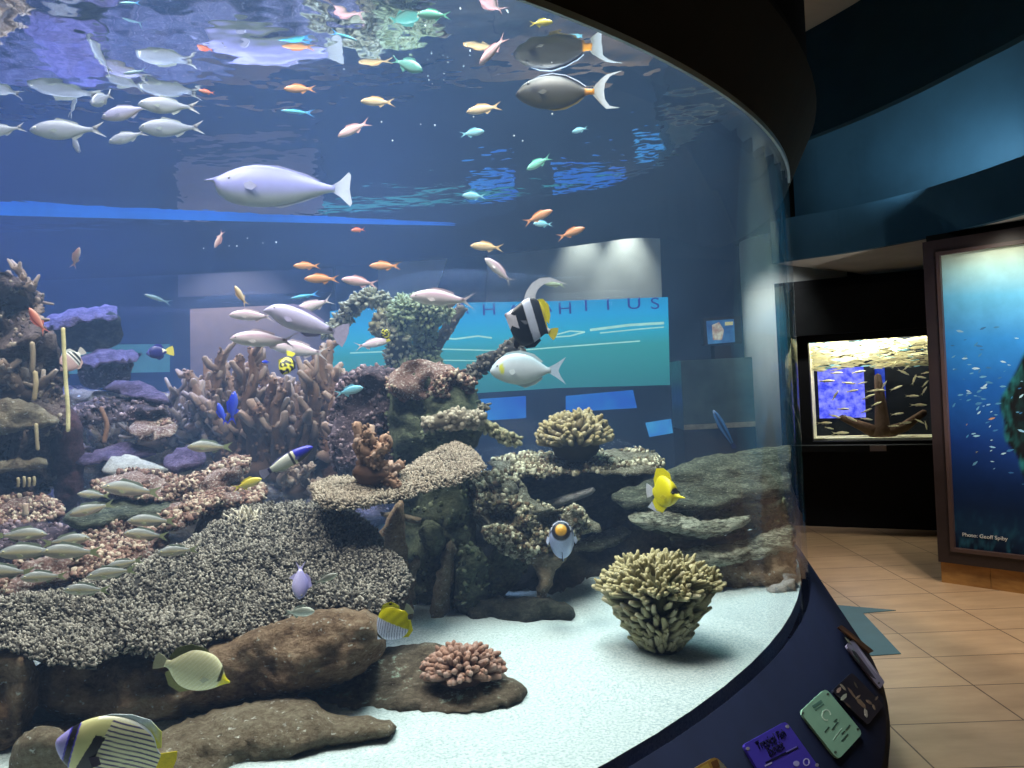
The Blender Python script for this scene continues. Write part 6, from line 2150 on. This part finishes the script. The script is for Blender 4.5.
for i, (x, y, L, a) in enumerate(wf):
    d = bw_px(x, y, -.17 - .02 * (i % 3)).y
    fish('cream_fish', 'cream_fish', x, y, d, L, a, 'small slim cream fish schooling in the lit wall aquarium', 0, group='cream fish in the wall aquarium', parts=False)

# ================================================================== LIGHT
def area(name, loc, tgt, size, energy, colr, size_y=None, spread=None):
    l = bpy.data.lights.new(name, 'AREA')
    l.shape = 'RECTANGLE' if size_y else 'DISK'
    l.size = size
    if size_y:
        l.size_y = size_y
    l.energy = energy
    l.color = colr
    if spread is not None:
        l.spread = spread
    o_ = bpy.data.objects.new(name, l)
    COL.objects.link(o_)
    o_.location = loc
    o_.rotation_euler = (Vector(tgt) - Vector(loc)).to_track_quat('-Z', 'Y').to_euler()
    return o_


def spot(name, loc, tgt, energy, colr, ang=60, blend=.6, r=.05):
    l = bpy.data.lights.new(name, 'SPOT')
    l.energy = energy
    l.color = colr
    l.spot_size = math.radians(ang)
    l.spot_blend = blend
    l.shadow_soft_size = r
    o_ = bpy.data.objects.new(name, l)
    COL.objects.link(o_)
    o_.location = loc
    o_.rotation_euler = (Vector(tgt) - Vector(loc)).to_track_quat('-Z', 'Y').to_euler()
    return o_


# lamps inside the canopy, above the water
ZL_ = 3.7
area('tank_lamp_or_fill', (-.9, 1.9, ZL_), (-.9, 2.0, .8), 1.0, 43, (1, .97, .92))
area('tank_lamp_or_fill', (.25, 2.3, ZL_), (.2, 2.4, .8), 1.0, 43, (.95, 1, .95))
area('tank_lamp_or_fill', (.1, 3.3, ZL_), (.1, 3.2, .8), 1.0, 30, (.9, 1, .97))
area('tank_lamp_or_fill', (-1.5, 2.6, ZL_), (-1.5, 2.6, .8), 1.0, 39, (1, .95, .95))
area('tank_lamp_or_fill', (-1.2, 3.9, ZL_), (-1.2, 3.8, .8), 1.0, 34, (.75, .85, 1))
area('tank_lamp_or_fill', (.75, 3.5, ZL_), (.6, 3.5, 1), 1.0, 26, (.45, .9, 1))
area('tank_lamp_blue', (-.9, 4.3, ZL_), (-.9, 4.2, 1.6), 1.0, 40, (.35, .52, 1), None, 1.3)
area('tank_lamp_blue', (-3.3, 3.8, ZL_), (-3.0, 3.9, 1.4), 1.0, 40, (.35, .38, 1), None, 1.3)
area('tank_lamp_blue', (-2.4, 4.1, ZL_), (-2.2, 4.0, 1.6), 1.0, 46, (.25, .4, 1), None, 1.3)
area('tank_lamp_or_fill', (-.8, 1.5, 3.4), (-.9, 1.9, 1.0), .6, 34, (1, .93, .85))  # added front fill, brightens the rock faces turned to the viewer
area('tank_lamp_or_fill', (.2, 1.9, 3.4), (.1, 2.5, 1.0), .6, 30, (1, .96, .9))  # second added front fill, brightens the staghorn and middle rock fronts

# room lamps
spot('floor_lamp_warm', (2.6, 3.6, 3.7), (2.9, 4.2, 0), 400, (1, .86, .68), 70, .5)
spot('floor_lamp_warm', (3.4, 3.4, 3.7), (3.1, 4.6, 0), 150, (1, .86, .68), 60, .6)
spot('mural_lamp', tuple(mw(1.1, 2.42, .45)), tuple(mw(1.0, 1.5, 0)), 34, (1, .93, .78), 120, .9)
spot('mural_lamp', tuple(mw(.45, 2.42, .40)), tuple(mw(.5, 1.5, 0)), 17, (1, .93, .78), 120, .9)
p1, p2 = at(583, 225, 8.7), at(628, 228, 8.7)
spot('panel_lamp', (p1.x, 8.7, 3.6), (p1.x, 8.95, 2.4), 110, (1, .9, .75), 58, 1)
spot('panel_lamp', (p2.x, 8.7, 3.6), (p2.x, 8.95, 2.4), 160, (1, .9, .75), 58, 1)
spot('doorway_lamp', (-3.2, 7.8, 3.4), (-3.2, 9, 2.0), 150, (1, .85, .75), 80, .7)
spot('column_lamp', (2.2, 7.3, 3.0), (2.75, 8.3, 1.4), 120, (.95, .98, 1), 75, .8)
area('cove_lamp', tuple(Vector((3.05, 5.35, 2.9))), (3.2, 5.6, 3.2), .8, 9, (.7, .9, 1), .1)
spot('hall_lamp', (3.3, 2.2, 3.7), (2.7, 4.8, 2.9), 55, (.75, .9, 1), 150, .9)
spot('hall_lamp', (-2, -2.5, 3.7), (-2, -2, 0), 60, (1, .85, .7), 120, .8)

spot('soffit_fill_light', (3.3, 3.3, .25), (3.05, 6.4, 2.45), 150, (1, .95, .88), 44, .8)  # added lamp out of view, brightens the soffit underside
q_ = bw((t0 + t1) / 2, zt - .03, -.2)
area('wall_aquarium_lamp', tuple(q_), tuple(q_ + Vector((0, .1, -1))), .7, 15, (1, .97, .82), .12)
w_ = bpy.data.worlds.new('world')
scene.world = w_
w_.use_nodes = True
bgn = w_.node_tree.nodes['Background']
bgn.inputs[0].default_value = (.01, .012, .016, 1)
bgn.inputs[1].default_value = .3

# ------------------------------------------------------------------ render settings
vsx = scene.view_settings
vsx.view_transform = 'Standard'
vsx.look = 'None'
vsx.exposure = 0.0
vsx.gamma = 1.0
vsx.use_curve_mapping = False
cy = scene.cycles
cy.max_bounces = 8
cy.diffuse_bounces = 2
cy.glossy_bounces = 4
cy.transmission_bounces = 4
cy.transparent_max_bounces = 24
cy.volume_bounces = 0
cy.sample_clamp_indirect = 4
cy.caustics_reflective = False
cy.caustics_refractive = False
cy.use_denoising = True
